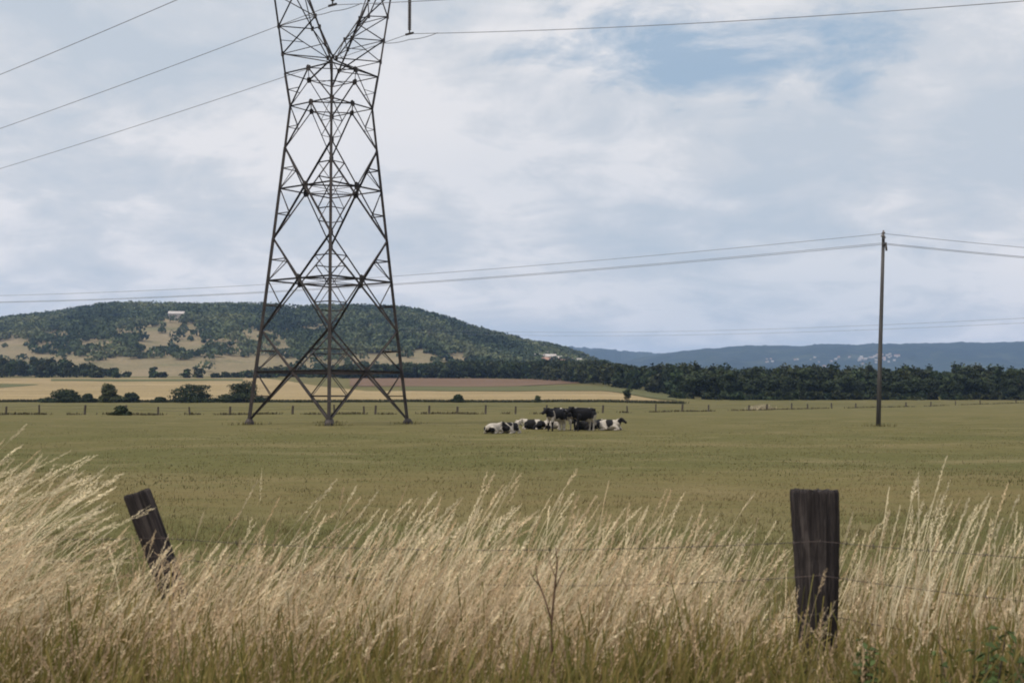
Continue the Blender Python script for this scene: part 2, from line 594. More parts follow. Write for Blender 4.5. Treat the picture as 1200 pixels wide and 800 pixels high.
# the wood behind that row and the further woods: one mass each
def mass(name, pts, label, n, leaf, col, seed, lo=0.03):
    """pts: rows of x, y, z, height, width"""
    r = np.random.default_rng(seed)
    pro = [crown_arrays(seed * 10 + k, n, 1.0, 1.0, lo, 10, 1.0) for k in range(6)]
    Vs, Fs, Cs, off = [], [], [], 0
    for (x, y, z, h, w) in pts:
        r_ = np.random.default_rng(int(abs(x * 13 + y * 7)) % 100000)
        V, Fq, lt = pro[r_.integers(6)]
        C = V.reshape(-1, 4, 3)
        ctr = C.mean(1, keepdims=True)
        a = r_.uniform(0, 6.28)
        c, s_ = math.cos(a), math.sin(a)
        ctrw = np.empty_like(ctr)
        ctrw[..., 0] = (ctr[..., 0] * c - ctr[..., 1] * s_) * w + x
        ctrw[..., 1] = (ctr[..., 0] * s_ + ctr[..., 1] * c) * w + y
        ctrw[..., 2] = ctr[..., 2] * h + z
        loc = (C - ctr) * leaf
        lw = loc.copy()
        lw[..., 0] = loc[..., 0] * c - loc[..., 1] * s_
        lw[..., 1] = loc[..., 0] * s_ + loc[..., 1] * c
        W = (ctrw + lw).reshape(-1, 3)
        Vs.append(W); Fs.append(Fq + off); off += len(W)
        tint = col * r_.uniform(0.7, 1.35) * np.array([r_.uniform(0.85, 1.25), 1, r_.uniform(0.8, 1.1)])
        Cs.append(lt[:, None] * tint)
    o = link(name, mesh_np(name, np.concatenate(Vs), np.concatenate(Fs), np.concatenate(Cs)), M['leaf'])
    return tag(o, label, 'wood', kind='stuff')


r = np.random.default_rng(11)
pts = []
for i in range(420):                                  # right-hand wood, behind the front row
    s = r.uniform(770, 1420); Y = r.uniform(425, 640)
    if s < 800 and Y < 470: continue
    x = sx(s, Y)
    pts.append((x, Y, tz(x, Y) - 1.0, r.uniform(11.5, 15.0) + (Y - 420) * 0.014, r.uniform(9, 13)))
for i in range(150):
    s = r.uniform(785, 1420); Y = r.uniform(399, 412)
    x = sx(s, Y)
    pts.append((x, Y, tz(x, Y) - 0.4, r.uniform(1.0, 4.0), r.uniform(3, 8)))
mass('wood', pts, 'dark broadleaf wood stretching right behind the meadow', 520, 0.72, GREEN * 0.72, 2)
pts = []
for i in range(560):                                  # the dark wood below the hill, centre
    s = r.uniform(400, 815); Y = r.uniform(float(np.interp(s, [400, 590, 660, 720, 800], [715, 715, 640, 540, 430])), 860 if r.random() < .5 else 740)
    x = sx(s, Y)
    pts.append((x, Y, tz(x, Y) - 0.5, r.uniform(9.0, 12.5) * float(np.interp(s, [400, 480, 560], [.75, .85, 1.0])), r.uniform(9, 14)))
mass('wood', pts, 'dark band of trees between ploughed field and hill', 220, 0.95, GREEN * 0.85, 3)
pts = []
for i in range(120):                                  # left band
    s = r.uniform(-200, 138); Y = r.uniform(728, 810)
    x = sx(s, Y); f = 1 - 0.45 * sstep(60, 140, s)
    pts.append((x, Y, tz(x, Y) - 0.5, r.uniform(10, 14.5) * f, r.uniform(9, 14)))
for i in range(46):                                   # thin hedge linking both
    s = r.uniform(138, 300) if i < 14 else r.uniform(300, 430); Y = r.uniform(735, 800)
    x = sx(s, Y)
    big = r.random() < 0.35
    pts.append((x, Y, tz(x, Y) - 0.5, r.uniform(5, 8) if big or s > 300 else r.uniform(2.5, 4.5), r.uniform(8, 13)))
mass('wood', pts, 'dark tree belt at the left foot of the hill', 220, 0.95, GREEN * 0.85, 4)

# trees over the hill, leaving the dry clearings open
CLEAR = [(185, 386, 46, 8), (208, 399, 36, 7), (18, 410, 36, 11), (-40, 408, 40, 12), (60, 422, 60, 6), (150, 424, 75, 7), (190, 431, 95, 9), (250, 428, 80, 9), (310, 425, 75, 8), (425, 421, 80, 9), (495, 420, 55, 8), (205, 372, 16, 5),
         (298, 389, 26, 5), (360, 384, 24, 4), (60, 389, 20, 3), (345, 361, 22, 3), (510, 391, 16, 3), (440, 380, 12, 3), (120, 400, 22, 3), (260, 402, 24, 4), (330, 405, 26, 4)]
VILL = (655, 423, 55, 6)


def proj(x, y, z):
    c, s_ = math.cos(PITCH), math.sin(PITCH)
    dy, dz = y, z - CAMZ
    d = dy * c + dz * s_
    return 600 + F * x / d, 400 - F * (-dy * s_ + dz * c) / d


n = 21000
s = r.uniform(-330, 770, n); t = r.uniform(0.0, 1.06, n) ** 0.9
x, y, z = hill_pt(s, t)
z = np.maximum(z, terrain(x, y))
px, py = proj(x, y, z + 4)
keep = np.ones(n, bool)
for k, (cx, cy, ax, ay) in enumerate(CLEAR):
    dd = ((px - cx) / (ax * 1.15)) ** 2 + ((py - cy) / (ay * 1.35)) ** 2
    dd += 0.35 * np.sin(px * 0.13 + k) + 0.25 * np.sin(py * 0.7 + px * 0.05 + k)
    keep &= (dd > 1) | (r.random(n) < 0.10)
thin = (py > 384) & (px < 340) & (r.random(n) < np.interp(py, [384, 396, 420], [0.15, 0.55, 0.7]))
keep &= ~thin
dd = ((px - VILL[0]) / VILL[2]) ** 2 + ((py - VILL[1]) / VILL[3]) ** 2
keep &= (dd > 1) | (r.random(n) < 0.3)
x, y, z, px, py = x[keep], y[keep], z[keep], px[keep], py[keep]
n = len(x)
K = 34
big = r.uniform(0.55, 1.5, n)
hgt = 9.5 * big; wid = 10.5 * big * r.uniform(0.85, 1.2, n)
low = (py > 400)
hgt = np.where(low, hgt * 0.75, hgt)
d = ico_dirs(n * K, r).reshape(n, K, 3)
d[..., 2] = np.abs(d[..., 2]) * 1.1 - 0.25
P = d * np.stack([wid / 2, wid / 2, hgt * 0.6], -1)[:, None] * r.uniform(0.7, 1.1, (n, K, 1))
P += np.stack([x, y, z + hgt * 0.36], -1)[:, None]
Nn = d + r.normal(0, 0.4, d.shape); Nn /= np.linalg.norm(Nn, axis=-1, keepdims=True)
V, Fq = leaf_quads(P.reshape(-1, 3), Nn.reshape(-1, 3), 1.75, r)
base = GREEN * np.array([1.12, 1.28, 1.30])
patch = np.clip(0.42 + 0.55 * np.sin(x * 0.019 + 2 + np.sin(y * .011)) * np.sin(y * 0.017 + x * 0.009) + 0.25 * np.sin(x * .051 + y * .013) + r.normal(0, 0.2, n), 0, 1)
tint = base * (0.50 + 1.15 * patch[:, None]) * np.stack([1 + 0.45 * patch, np.ones(n) * 1.02, 1 + 0.1 * patch], -1) * r.uniform(0.8, 1.25, (n, 1))
C = np.repeat(tint, K, 0) * r.uniform(0.75, 1.25, (n * K, 1))
tag(link('hillside_wood', mesh_np('hillside_wood', V, Fq, np.repeat(C, 4, 0)), M['leaf']), 'mixed green woodland covering the near hill', 'wood', kind='stuff')

# far ridge woodland: small crowns breaking the skyline
# bushes and small trees standing along the hedge line
DARK = GREEN * 0.66
bushes = [
    (76, 471, 44, 19, 'low wide dark bush, first large one from the left edge'),
    (57, 471, 14, 8, 'smallest dark bush at the left end of the hedge line'),
    (103, 471, 17, 12, 'small dark bush squeezed between two larger bushes on the left'),
    (128, 471, 27, 24, 'upright olive green bush, taller than its dark neighbours on the left'),
    (155, 471, 22, 14, 'low round dark bush right of the upright olive one'),
    (188, 471, 18, 7, 'very low scrubby bush left of the two big dark ones'),
    (225, 471, 58, 25, 'broad dense dark bush left of the pylon'),
    (286, 471, 52, 28, 'tallest dense dark bush, right beside the pylon'),
    (142, 487, 22, 13, 'small dark bush growing on the meadow fence line'),
    (537, 470, 15, 11, 'small rounded bush on the hedge line left of the cows'),
    (630, 470, 10, 9, 'tiny pale green bush on the hedge line above the cows'),
]
for i, (cx, by, wpx, hpx, lab) in enumerate(bushes):
    Y = 326.0 if by < 480 else 152.0
    k = F / Y
    root = empty('bush')
    tag(root, lab, 'bush', 'bushes along the hedge line')
    col = np.array([0.055, 0.062, 0.024]) if i in (3, 10) else DARK
    h_, w_ = hpx / k * 1.06, wpx / k * 1.16
    stem_ = MB()
    for q in range(4):
        a = q * 1.57 + 0.4
        stem_.tube([(0.1 * math.cos(a), 0.1 * math.sin(a), -0.2), (0.18 * w_ * math.cos(a), 0.18 * w_ * math.sin(a), h_ * 0.5)], [0.09, 0.03], 5)
    stem_.build('stem', M['bark'], root)
    link('foliage', crown_mesh('foliage', 90 + i, 3400 if w_ > 4 else 1100, h_, w_, 0.30 if w_ > 4 else 0.17, col, 0.0, 20, True), M['leaf'], root)
    put(root, sx(cx, Y), Y)
tr = make_tree('small_tree', 120, 600, 4.3, 3.6, 0.22, 'lone small tree with visible trunk on the hedge line right of the cows', 'tree', None, DARK, 0.3, 0.13)
put(tr, sx(735, 322), 322, 0.4)

# rough dark grass bank (hedge line) and fence-line grass: stuff
def tuft_strip(name, pts, hmin, hmax, label, cat, col, seed, per=7, wid=0.05):
    r = np.random.default_rng(seed)
    P = np.repeat(np.asarray(pts), per, 0)
    n = len(P)
    base = P.copy(); base[:, :2] += r.normal(0, 0.5, (n, 2))
    h = r.uniform(hmin, hmax, n)
    tip = base + np.stack([r.normal(0.1, 0.25, n) * h, r.normal(0, 0.25, n) * h, h], -1)
    a = r.uniform(0, 3.14, n)
    w = np.stack([np.cos(a), np.sin(a), 0 * a], -1) * wid
    midp = (base + tip) / 2 + w * 0.3
    V = np.stack([base - w, base + w, midp + w * 0.9, tip, midp - w * 0.9], 1).reshape(-1, 3)
    i = np.arange(n)[:, None] * 5
    Fq = np.concatenate([i + [[0, 1, 2, 4]], i + [[4, 2, 3, 3]]], 0)
    # last polygon as degenerate-free: use quad 4,2,3 with a mid tip
    Fq = i + np.array([[0, 1, 2, 3, 4]])
    C = np.repeat(col * r.uniform(0.6, 1.4, (n, 1)), 5, 0)
    return tag(link(name, mesh_np(name, V, Fq, C), M['leaf']), label, cat, kind='stuff')


r = np.random.default_rng(21)
P = []
for q in np.linspace(-150, 800, 1500):
    Y = 331 + wob(q, 2) + r.normal(0, 0.8)
    P.append((sx(q, Y), Y, tz(sx(q, Y), Y)))
tuft_strip('hedge_line', P, 0.35, 0.95, 'dark rough growth along the near edge of the stubble field', 'undergrowth', np.array([0.040, 0.042, 0.018]), 22, 8, 0.14)

# ------------------------------------------------------------------ fence across the meadow
FP = [(-300, 150), (-67, 153), (0, 155), (150, 157), (300, 160), (450, 163), (600, 168), (700, 178), (830, 208), (980, 262), (1130, 322), (1300, 390)]
fsx = [a for a, b in FP]; fsy = [b for a, b in FP]
fence = empty('wire_fence', (0, 160, 0))
tag(fence, 'long low wire fence on wooden posts crossing the meadow behind pylon and cows', 'fence')
posts_px = [-60, 8, 47, 100, 148, 186, 223, 270, 343, 392, 427, 440, 503, 536, 569, 604, 640, 706, 735, 768, 799, 830, 877, 898, 927, 946, 974, 1002, 1061, 1090, 1119, 1148, 1190, 1235]
tops = []
for i, q in enumerate(posts_px):
    Y = float(np.interp(q, fsx, fsy))
    x = sx(q, Y); z = tz(x, Y)
    h = random.uniform(1.05, 1.35)
    lean = random.uniform(-0.1, 0.1)
    p = MB()
    rr = random.uniform(0.11, 0.16) * (1.25 if q > 790 else 1.0)
    p.tube([(0, 0, -0.3), (lean * .5, 0, h * .5), (lean, 0, h - 0.04), (lean, 0, h)], [rr * 1.05, rr, rr * .95, rr * .7], 8)
    o = p.build('post', M['far_post'], fence, False)
    o.location = (x, Y - 160, z)
    tops.append(Vector((x + lean * .8, Y - 160, z + h)))
for k, dz in enumerate((0.12, 0.5)):
    w = MB()
    for a, b in zip(tops[:-1], tops[1:]):
        A = a - Vector((0, 0.14, dz)); B = b - Vector((0, 0.14, dz))
        mid = (A + B) / 2 - Vector((0, 0, 0.06))
        w.tube([A, mid, B], 0.012, 4, True)
    w.build('wire', M['wire'], fence)
r = np.random.default_rng(31)
P = []
for q in np.linspace(-150, 1230, 1100):
    Y = float(np.interp(q, fsx, fsy)) + r.normal(0, 0.35)
    if math.sin(q * 0.05) + math.sin(q * 0.137 + 2) < (-0.1 if q < 770 else -0.9): continue
    x = sx(q, Y)
    P.append((x, Y, tz(x, Y)))
tuft_strip('rough_grass', P, 0.10, 0.42, 'rough brownish grass along the foot of the meadow fence', 'grass', np.array([0.075, 0.062, 0.028]), 32, 6, 0.06)
P = []
for i in range(90):
    q = r.normal(889, 5.5); Y = float(np.interp(q, fsx, fsy)) + 3 + r.normal(0, .5)
    P.append((sx(q, Y), Y, tz(sx(q, Y), Y) - 0.05 + max(0, 0.5 - abs(q - 893) * 0.05)))
tuft_strip('dry_grass', P, 0.3, 0.8, 'pale heap of dry grass against the meadow fence', 'grass', np.array([0.40, 0.34, 0.22]), 33, 10, 0.08)

# ------------------------------------------------------------------ houses
def make_house(label, group, roof, L=12, W=9, H=5.5, RH=3.2, wall='wall_pale'):
    root = empty('house')
    tag(root, label, 'house', group)
    w = MB()
    w.box((0, 0, H / 2 - 1), (L, W, H + 2))
    # gables
    for sgn in (-1, 1):
        xx = sgn * L / 2
        w.add([(xx, -W / 2, H), (xx, W / 2, H), (xx, 0, H + RH * .97)], [(0, 1, 2)])
    w.build('wall', M[wall], root)
    rf = MB()
    e = 0.5; t = 0.25
    for sgn in (-1, 1):
        a = [(-L / 2 - e, sgn * (W / 2 + e), H - RH * e / (W / 2) + .02), (L / 2 + e, sgn * (W / 2 + e), H - RH * e / (W / 2) + .02), (L / 2 + e, 0, H + RH + .02), (-L / 2 - e, 0, H + RH + .02)]
        b = [(p[0], p[1], p[2] + t) for p in a]
        rf.add(a + b, [(0, 1, 2, 3), (7, 6, 5, 4), (0, 4, 5, 1), (1, 5, 6, 2), (2, 6, 7, 3), (3, 7, 4, 0)])
    rf.build('roof', roof, root)
    return root


lab = 'small pale house in the village at the right foot of the near hill'
hp = [make_house(lab, 'houses in the near village', M['roof_tile']), make_house(lab, 'houses in the near village', M['roof_grey'], 15, 8)]
vs = [(612, 421), (616, 423), (627, 426), (633, 424), (640, 428), (645, 425), (650, 429), (655, 426), (661, 430), (664, 426), (669, 428), (676, 430), (684, 429), (690, 428), (697, 430), (706, 429), (603, 420), (637, 421), (718, 431)]
def solve_t(s, py):
    best = min(np.linspace(0, 1, 400), key=lambda t: abs(proj(*hill_pt(s, t))[1] - py))
    return best
for i, (q, py_) in enumerate(vs):
    o = hp[i % 2] if i < 2 else copy_tree(hp[i % 2])
    t_ = solve_t(q, py_ - 3.0)
    xq, yq, zq = hill_pt(q, t_)
    o.location = (xq, yq, float(zq) - 0.5)
    o.rotation_euler = (0, 0, random.uniform(-0.7, 0.7))
    o.scale = (random.uniform(0.5, 0.85),) * 3
h1 = make_house('solitary pale house with light roof standing high on the wooded hill', None, M['roof_grey'], 26, 11, 7.5, 4, 'wall_dull')
xq, yq, zq = hill_pt(206, solve_t(206, 373)); h1.scale = (0.72,) * 3; h1.location = (xq, yq, float(zq) + 0.3); h1.rotation_euler = (0, 0, 0.15)
lab = 'tiny pale house of the distant village on the blue ridge'
hp = [make_house(lab, 'houses in the distant village', M['roof_grey'], 17, 11, 7, 3.2, 'wall_dull'), make_house(lab, 'houses in the distant village', M['roof_tile'], 15, 12, 7, 3.2, 'wall_dull')]
fr = random.Random(5)
for i in range(48):
    o = hp[i % 2] if i < 2 else copy_tree(hp[i % 2])
    q = 1056 - 75 * abs(fr.gauss(0, .5)) + fr.gauss(0, 4) if i < 38 else fr.uniform(895, 985)
    pyq = fr.gauss(0, 2.6) + (423 - 6 * (q - 985) / 77 if i < 38 else 423)
    t_ = min(np.linspace(0, 1, 60), key=lambda t: abs(proj(*far_pt(q, t))[1] - pyq))
    o.location = far_pt(q, t_)
    o.rotation_euler = (0, 0, fr.uniform(-0.6, 0.6))
    o.scale = (fr.uniform(0.4, 0.85),) * 3

# ------------------------------------------------------------------ lattice tower
TY = 95.0
TP = at(386, 497, TY)
TX = TP.x
va = math.atan2(TX, TY)
dv = Vector((math.sin(va), math.cos(va), 0)); rv = Vector((math.cos(va), -math.sin(va), 0))
UD = (rv + dv).normalized(); VD = (dv - rv).normalized()
TB = Vector((TX, TY, 0))


def T(u, v, z):
    return UD * u + VD * v + Vector((0, 0, z))


def zat(py):
    return at(386, py, TY).z


def half(py):                       # half side of the square body
    return (91.5 - 0.1173 * (497 - py)) / F * TY / math.sqrt(2)


tower = empty('lattice_tower', (TX, TY, 0))
tag(tower, 'tall dark lattice steel electricity pylon with a splayed V top', 'pylon')
zb = tz(TX, TY)
LV = [497, 387.5, 281, 175, 126]
XR = [439, 331, 227]
sg = [(-1, -1), (1, -1), (1, 1), (-1, 1)]
legs = [MB() for _ in range(4)]
brace = [MB() for _ in range(5)]; ring = [MB() for _ in range(5)]; redun = [MB() for _ in range(5)]
plates = {}
H0 = 0.35


def body(k, py):
    a = half(py)
    z = max(zat(py), 0) if py < 497 else H0
    return T(sg[k][0] * a, sg[k][1] * a, z)


for k in range(4):
    for i in range(len(LV) - 1):
        wd = (0.24, 0.22, 0.20, 0.17)[i]
        legs[k].angle(body(k, LV[i]), body(k, LV[i + 1]), wd)
    foot = MB()
    b0 = body(k, 497)
    gz = tz(TX + b0.x, TY + b0.y)
    foot.tube([(b0.x, b0.y, gz - 0.3), (b0.x, b0.y, gz + 0.22), (b0.x, b0.y, H0 + 0.10)], [0.42, 0.36, 0.22], 12)
    foot.build('foot', M['steel'], tower)


def plate_at(p, n, s_):
    n = n.normalized(); x = n.cross(Vector((0, 0, 1))).normalized(); y = Vector((0, 0, 1))
    a = s_ / 2
    key = (round(p.x, 1), round(p.y, 1), round(p.z, 1))
    if key in plates: return
    plate = plates[key] = MB()
    vs = [p + n * e + x * i * a + y * j * a for e in (-0.03, 0.03) for i, j in ((-1, -.7), (-.3, -1.2), (1, -.7), (1, .7), (.3, 1.2), (-1, .7))]
    plate.add(vs, [(5, 4, 3, 2, 1, 0), (6, 7, 8, 9, 10, 11)] + [(i, (i + 1) % 6, 6 + (i + 1) % 6, 6 + i) for i in range(6)])


for k in range(4):
    k2 = (k + 1) % 4
    nrm = T((sg[k][0] + sg[k2][0]) / 2, (sg[k][1] + sg[k2][1]) / 2, 0)
    for i in range(3):
        A0, B0 = body(k, LV[i]), body(k2, LV[i]); A1, B1 = body(k, LV[i + 1]), body(k2, LV[i + 1])
        # crossing point of the two diagonals
        wA, wB = (A0 - B0).length, (A1 - B1).length
        f = wA / (wA + wB)
        C_ = A0.lerp(B1, f)
        for P_, Q_ in ((A0, B1), (B0, A1)):
            brace[i].angle(P_, Q_, 0.125 if i else 0.14)
        plate_at(C_, nrm, 0.55)
        LA, LB = A0.lerp(A1, f), B0.lerp(B1, f)
        ring[i].angle(LA, LB, (0.17, 0.13, 0.11)[i])
        # redundants: leg to diagonal, above and below the ring
        for Lo, Di in ((A0, C_), (B0, C_)):
            Lk = A0 if Lo is A0 else B0; Lk1 = A1 if Lo is A0 else B1; Lr = LA if Lo is A0 else LB
            m1 = Lk.lerp(C_, 0.5); m2 = Lk1.lerp(C_, 0.5)
            e1 = Lk.lerp(Lr, 0.5); e2 = Lr.lerp(Lk1, 0.5)
            redun[i].angle(m1, e1, 0.08); redun[i].angle(m2, e2, 0.08)
            redun[i].angle(m1, Lr, 0.065); redun[i].angle(m2, Lr, 0.065)
            plate_at(Lk1, T(sg[k][0], sg[k][1], 0) if Lo is A0 else T(sg[k2][0], sg[k2][1], 0), 0.36)
        if k == 0:                       # horizontal diaphragm at the ring level
            mids = []
            for j in range(4):
                j2 = (j + 1) % 4
                mids.append((body(j, LV[i]).lerp(body(j2, LV[i + 1]), f)))
            for j in range(4):
                redun[i].angle(mids[j], mids[(j + 1) % 4], 0.10)
            redun[i].angle(mids[0], mids[2], 0.05); redun[i].angle(mids[1], mids[3], 0.05)
    # half panel below the waist
    A0, B0, A1, B1 = body(k, 175), body(k2, 175), body(k, 126), body(k2, 126)
    C_ = (A1 + B1) / 2
    brace[3].angle(A0, C_, 0.09); brace[3].angle(B0, C_, 0.09)
    ring[3].angle(A1, B1, 0.085)
    plate_at(C_, nrm, 0.42)
    redun[3].angle(A0.lerp(A1, .5), A0.lerp(C_, .5), 0.05); redun[3].angle(B0.lerp(B1, .5), B0.lerp(C_, .5), 0.05)
    redun[3].angle(A1, A0.lerp(C_, .5), 0.05); redun[3].angle(B1, B0.lerp(C_, .5), 0.05)
    cc = [(body(j, 126) + body((j + 1) % 4, 126)) / 2 for j in range(4)]
    if k == 0:
        for j in range(4): redun[3].angle(cc[j], cc[(j + 1) % 4], 0.085)

# waist to upper ring
ZC0 = 38.0
zr_ = zat(88); ar = 54.5 / F * TY / math.sqrt(2)
def up(k): return T(sg[k][0] * ar, sg[k][1] * ar, zr_)
for k in range(4):
    k2 = (k + 1) % 4
    legs[k].angle(body(k, 126), up(k), 0.17)
    m = (up(k) + up(k2)) / 2
    ring[4].angle(up(k), up(k2), 0.085)
    brace[4].angle(body(k, 126), m, 0.085); brace[4].angle(body(k2, 126), m, 0.085)
    nrm = m - T(0, 0, zr_)
    plate_at(m, nrm, 0.45)
    plate_at(body(k, 126), T(sg[k][0], sg[k][1], 0), 0.36)
    redun[4].angle(body(k, 126).lerp(up(k), .5), body(k, 126).lerp(m, .5), 0.05)
    redun[4].angle(body(k2, 126).lerp(up(k2), .5), body(k2, 126).lerp(m, .5), 0.05)
mm = [(up(j) + up((j + 1) % 4)) / 2 for j in range(4)]
for j in range(4): redun[4].angle(mm[j], mm[(j + 1) % 4], 0.06)
for v_ in (-1, 1): brace[4].angle(T(0, v_ * ar, zr_), T(0, v_ * 0.28, zr_ + (ZC0 - zr_) * 0.12), 0.10)

# V arms up to the cross beam
ZC = 38.0
UO, UI, WC = 6.35, 4.9, 0.95
for sgn in (-1, 1):
    arm, armb = MB(), MB()
    def edge(kind, f):
        vs_ = -1 if kind[1] == '-' else 1
        if kind[0] == 'o':
            return T(sgn * (ar + (UO - ar) * f), vs_ * (ar + (WC - ar) * f), zr_ + (ZC - zr_) * f)
        f = max(f, 0.12)
        return T(sgn * float(np.interp(f, [.12, .62, 1], [0.03, 4.1, 5.5])), vs_ * float(np.interp(f, [.12, .62, 1], [0.28, 0.55, 0.8])), zr_ + (ZC - zr_) * f)
    nlev = 5
    fr_ = [0, .14, .34, .57, .8, 1.0]
    for e in ('o-', 'o+', 'i-', 'i+'):
        for i in range(nlev):
            arm.angle(edge(e, fr_[i]), edge(e, fr_[i + 1]), 0.15 if e[0] == 'o' else 0.115)
    faces = [('o-', 'o+'), ('o+', 'i+'), ('i+', 'i-'), ('i-', 'o-')]
    for (a, b) in faces:
        for i in range(nlev):
            f0, f1 = fr_[i], fr_[i + 1]
            if a[0] == b[0] == 'i' and i == 0: continue
            if i == 0 and a[0] != b[0]:
                armb.angle(edge(a, f0), edge(b, f0), 0.07) if sgn > 0 else None
                armb.angle(edge(a, f1), edge(b, f1), 0.07)
                continue
            if i % 2 == 0: armb.angle(edge(a, f0), edge(b, f1), 0.08)
            else: armb.angle(edge(b, f0), edge(a, f1), 0.08)
            armb.angle(edge(a, f1), edge(b, f1), 0.07)
            if a[0] != b[0] and i in (1, 3):
                armb.angle(edge(a, (f0 + f1) / 2), (edge(b, f0) + edge(a, f1)) / 2, 0.045)
        for f0 in fr_[1:]:
            p = edge(a, f0)
            armb.box(p, (0.20, 0.20, 0.34))
    o = arm.build('arm', M['steel'], tower)
    armb.build('bracing', M['steel'], o)
for k in range(4):
    legs[k].build('leg', M['steel'], tower)
for i in range(5):
    brace[i].build('diagonal_bracing', M['steel'], tower)
    ring[i].build('horizontal_bracing', M['steel'], tower)
    redun[i].build('secondary_bracing', M['steel'], tower)
for p in plates.values():
    p.build('gusset_plate', M['steel'], tower)
# cross beam, above the picture, that carries the conductors
beam = MB()
UE = 10.2
nb = 16
def bp(i, w, top):
    u = -UE + 2 * UE * i / nb
    h = 1.9 * (1 - max(0, abs(u) - 6) / 6)
    return T(u, w * WC, ZC + (h if top else 0))
for i in range(nb):
    for w in (-1, 1):
        for top in (0, 1):
            beam.angle(bp(i, w, top), bp(i + 1, w, top), 0.17)
        beam.angle(bp(i, w, i % 2), bp(i + 1, w, 1 - i % 2), 0.10)
    beam.angle(bp(i, -1, 0), bp(i + 1, 1, 0), 0.09)
    beam.angle(bp(i, -1, 1), bp(i + 1, 1, 1), 0.09)
    beam.angle(bp(i, -1, 0), bp(i, 1, 0), 0.09)
for sgn in (-1, 1):
    tip = T(sgn * 6.2, 0, ZC + 5)
    for i in (-1, 1):
        for du in (5.2, 7.2):
            beam.angle(T(sgn * du, i * WC, ZC + 1.7), tip, 0.11)
beam.build('cross_beam', M['steel'], tower)

# ------------------------------------------------------------------ conductors and insulators
ZCON = 33.75
def catenary(P0, dirv, L, S, zend, t0=0.0, t1=None, n=60):
    out = []
    t1 = t1 or L
    for i in range(n + 1):
        t = t0 + (t1 - t0) * (i / n) ** 1.3
        z = P0.z + (zend - P0.z) * t / L - 4 * S * t * (L - t) / (L * L)
        out.append(Vector((P0.x + dirv.x * t, P0.y + dirv.y * t, z)))
    return out


names = ['nearest the camera side, highest in the picture', 'hanging at the middle of the pylon', 'hanging at the right end of the pylon beam']
clab = ['overhead conductor of the pylon, topmost of the three sloping left', 'overhead conductor of the pylon, middle of the three sloping left', 'overhead conductor of the pylon, lowest of the three, crossing behind it to the right']
ilab = ['insulator string at the near left end of the pylon beam', 'short visible insulator string hanging inside the V of the pylon', 'long dark insulator string hanging free right of the pylon']
for i, u in enumerate((-9.4, 0.0, 9.4)):
    base = TB + T(u, 0, 0)
    lat = Vector((base.x, base.y, ZCON))
    o = empty('insulator_string', (lat.x, lat.y, lat.z))
    tag(o, ilab[i], 'insulator', 'insulator strings of the pylon')
    rod = MB(); rod.tube([(0, 0, 0.0), (0, 0, ZC - ZCON)], 0.06, 8); rod.build('rod', M['steel'], o)
    disc = MB()
    z = 0.35
    while z < ZC - ZCON - 0.3:
        disc.tube([(0, 0, z), (0, 0, z + 0.05), (0, 0, z + 0.10)], [0.16, 0.15, 0.07], 12); z += 0.15
    disc.build('disc', M['insulator'], o, True)
    cl = MB(); cl.bar(VD * -0.45, VD * 0.45, 0.12, 0.16); cl.build('clamp', M['steel'], o)
    jp = MB()
    pts = []
    for k in range(17):
        t = -3.2 + 6.4 * k / 16
        drop = 0.155 * max(t * -1, 0) + 0.075 * max(t, 0)
        pts.append(VD * t + Vector((0, 0, -drop - 0.5 * (1 - (t / 3.2) ** 2))))
    jp.tube(pts, 0.03, 5); jp.build('jumper_cable', M['cable'], o)
    pts = list(reversed(catenary(lat, VD, 350, 7.0, ZCON - 1))) + catenary(lat, VD * -1, 300, 12.6, ZCON - 1, 0, 160)[1:]
    c = MB(); c.tube(pts, 0.029, 5)
    tag(c.build('power_cable', M['cable'], None, True), clab[i], 'cable', 'high voltage conductors')

# distant high-voltage wires low over the right horizon
for k, (ya, yb, lab) in enumerate(((367.5, 383.5, 'faint distant power line low over the ridge, upper of two'), (373.5, 387, 'faint distant power line low over the ridge, lower of two'))):
    A, B = at(1330, ya - 2, 430), at(470, yb + 1, 900)
    pts = []
    for i in range(41):
        t = i / 40
        p = A.lerp(B, t); p.z -= 4 * 5.0 * t * (1 - t)
        pts.append(p)
    w = MB(); w.tube(pts, 0.055, 4)
    tag(w.build('power_cable', M['cable']), lab, 'cable', 'distant power lines')

# ------------------------------------------------------------------ wooden pole
PY = 86.0
PB = at(1029, 500, PY); PT = at(1035.5, 270, PY)
pole = empty('utility_pole', (PB.x, PY, tz(PB.x, PY)))
tag(pole, 'tall slim wooden utility pole leaning slightly right in the meadow', 'utility pole')
top = Vector((PT.x - PB.x, 0, PT.z - tz(PB.x, PY)))
p = MB(); p.tube([(0, 0, -0.4), top * 0.3, top * 0.7, top * 0.97], [0.17, 0.155, 0.13, 0.115], 12)
p.build('shaft', M['pole'], pole, True)
LD = Vector((-0.88, 0.475, 0)); RD = Vector((0.97, 0.24, 0)).normalized()
crs = Vector((0.42, 0.9, 0))
hd = MB()
hd.bar(top * 0.955 - crs * 0.42, top * 0.955 + crs * 0.42, 0.10)
hd.bar(top * 0.90, top * 0.955 - crs * 0.38, 0.06); hd.bar(top * 0.90, top * 0.955 + crs * 0.38, 0.06)
hd.build('bracket', M['steel'], pole)
att = []
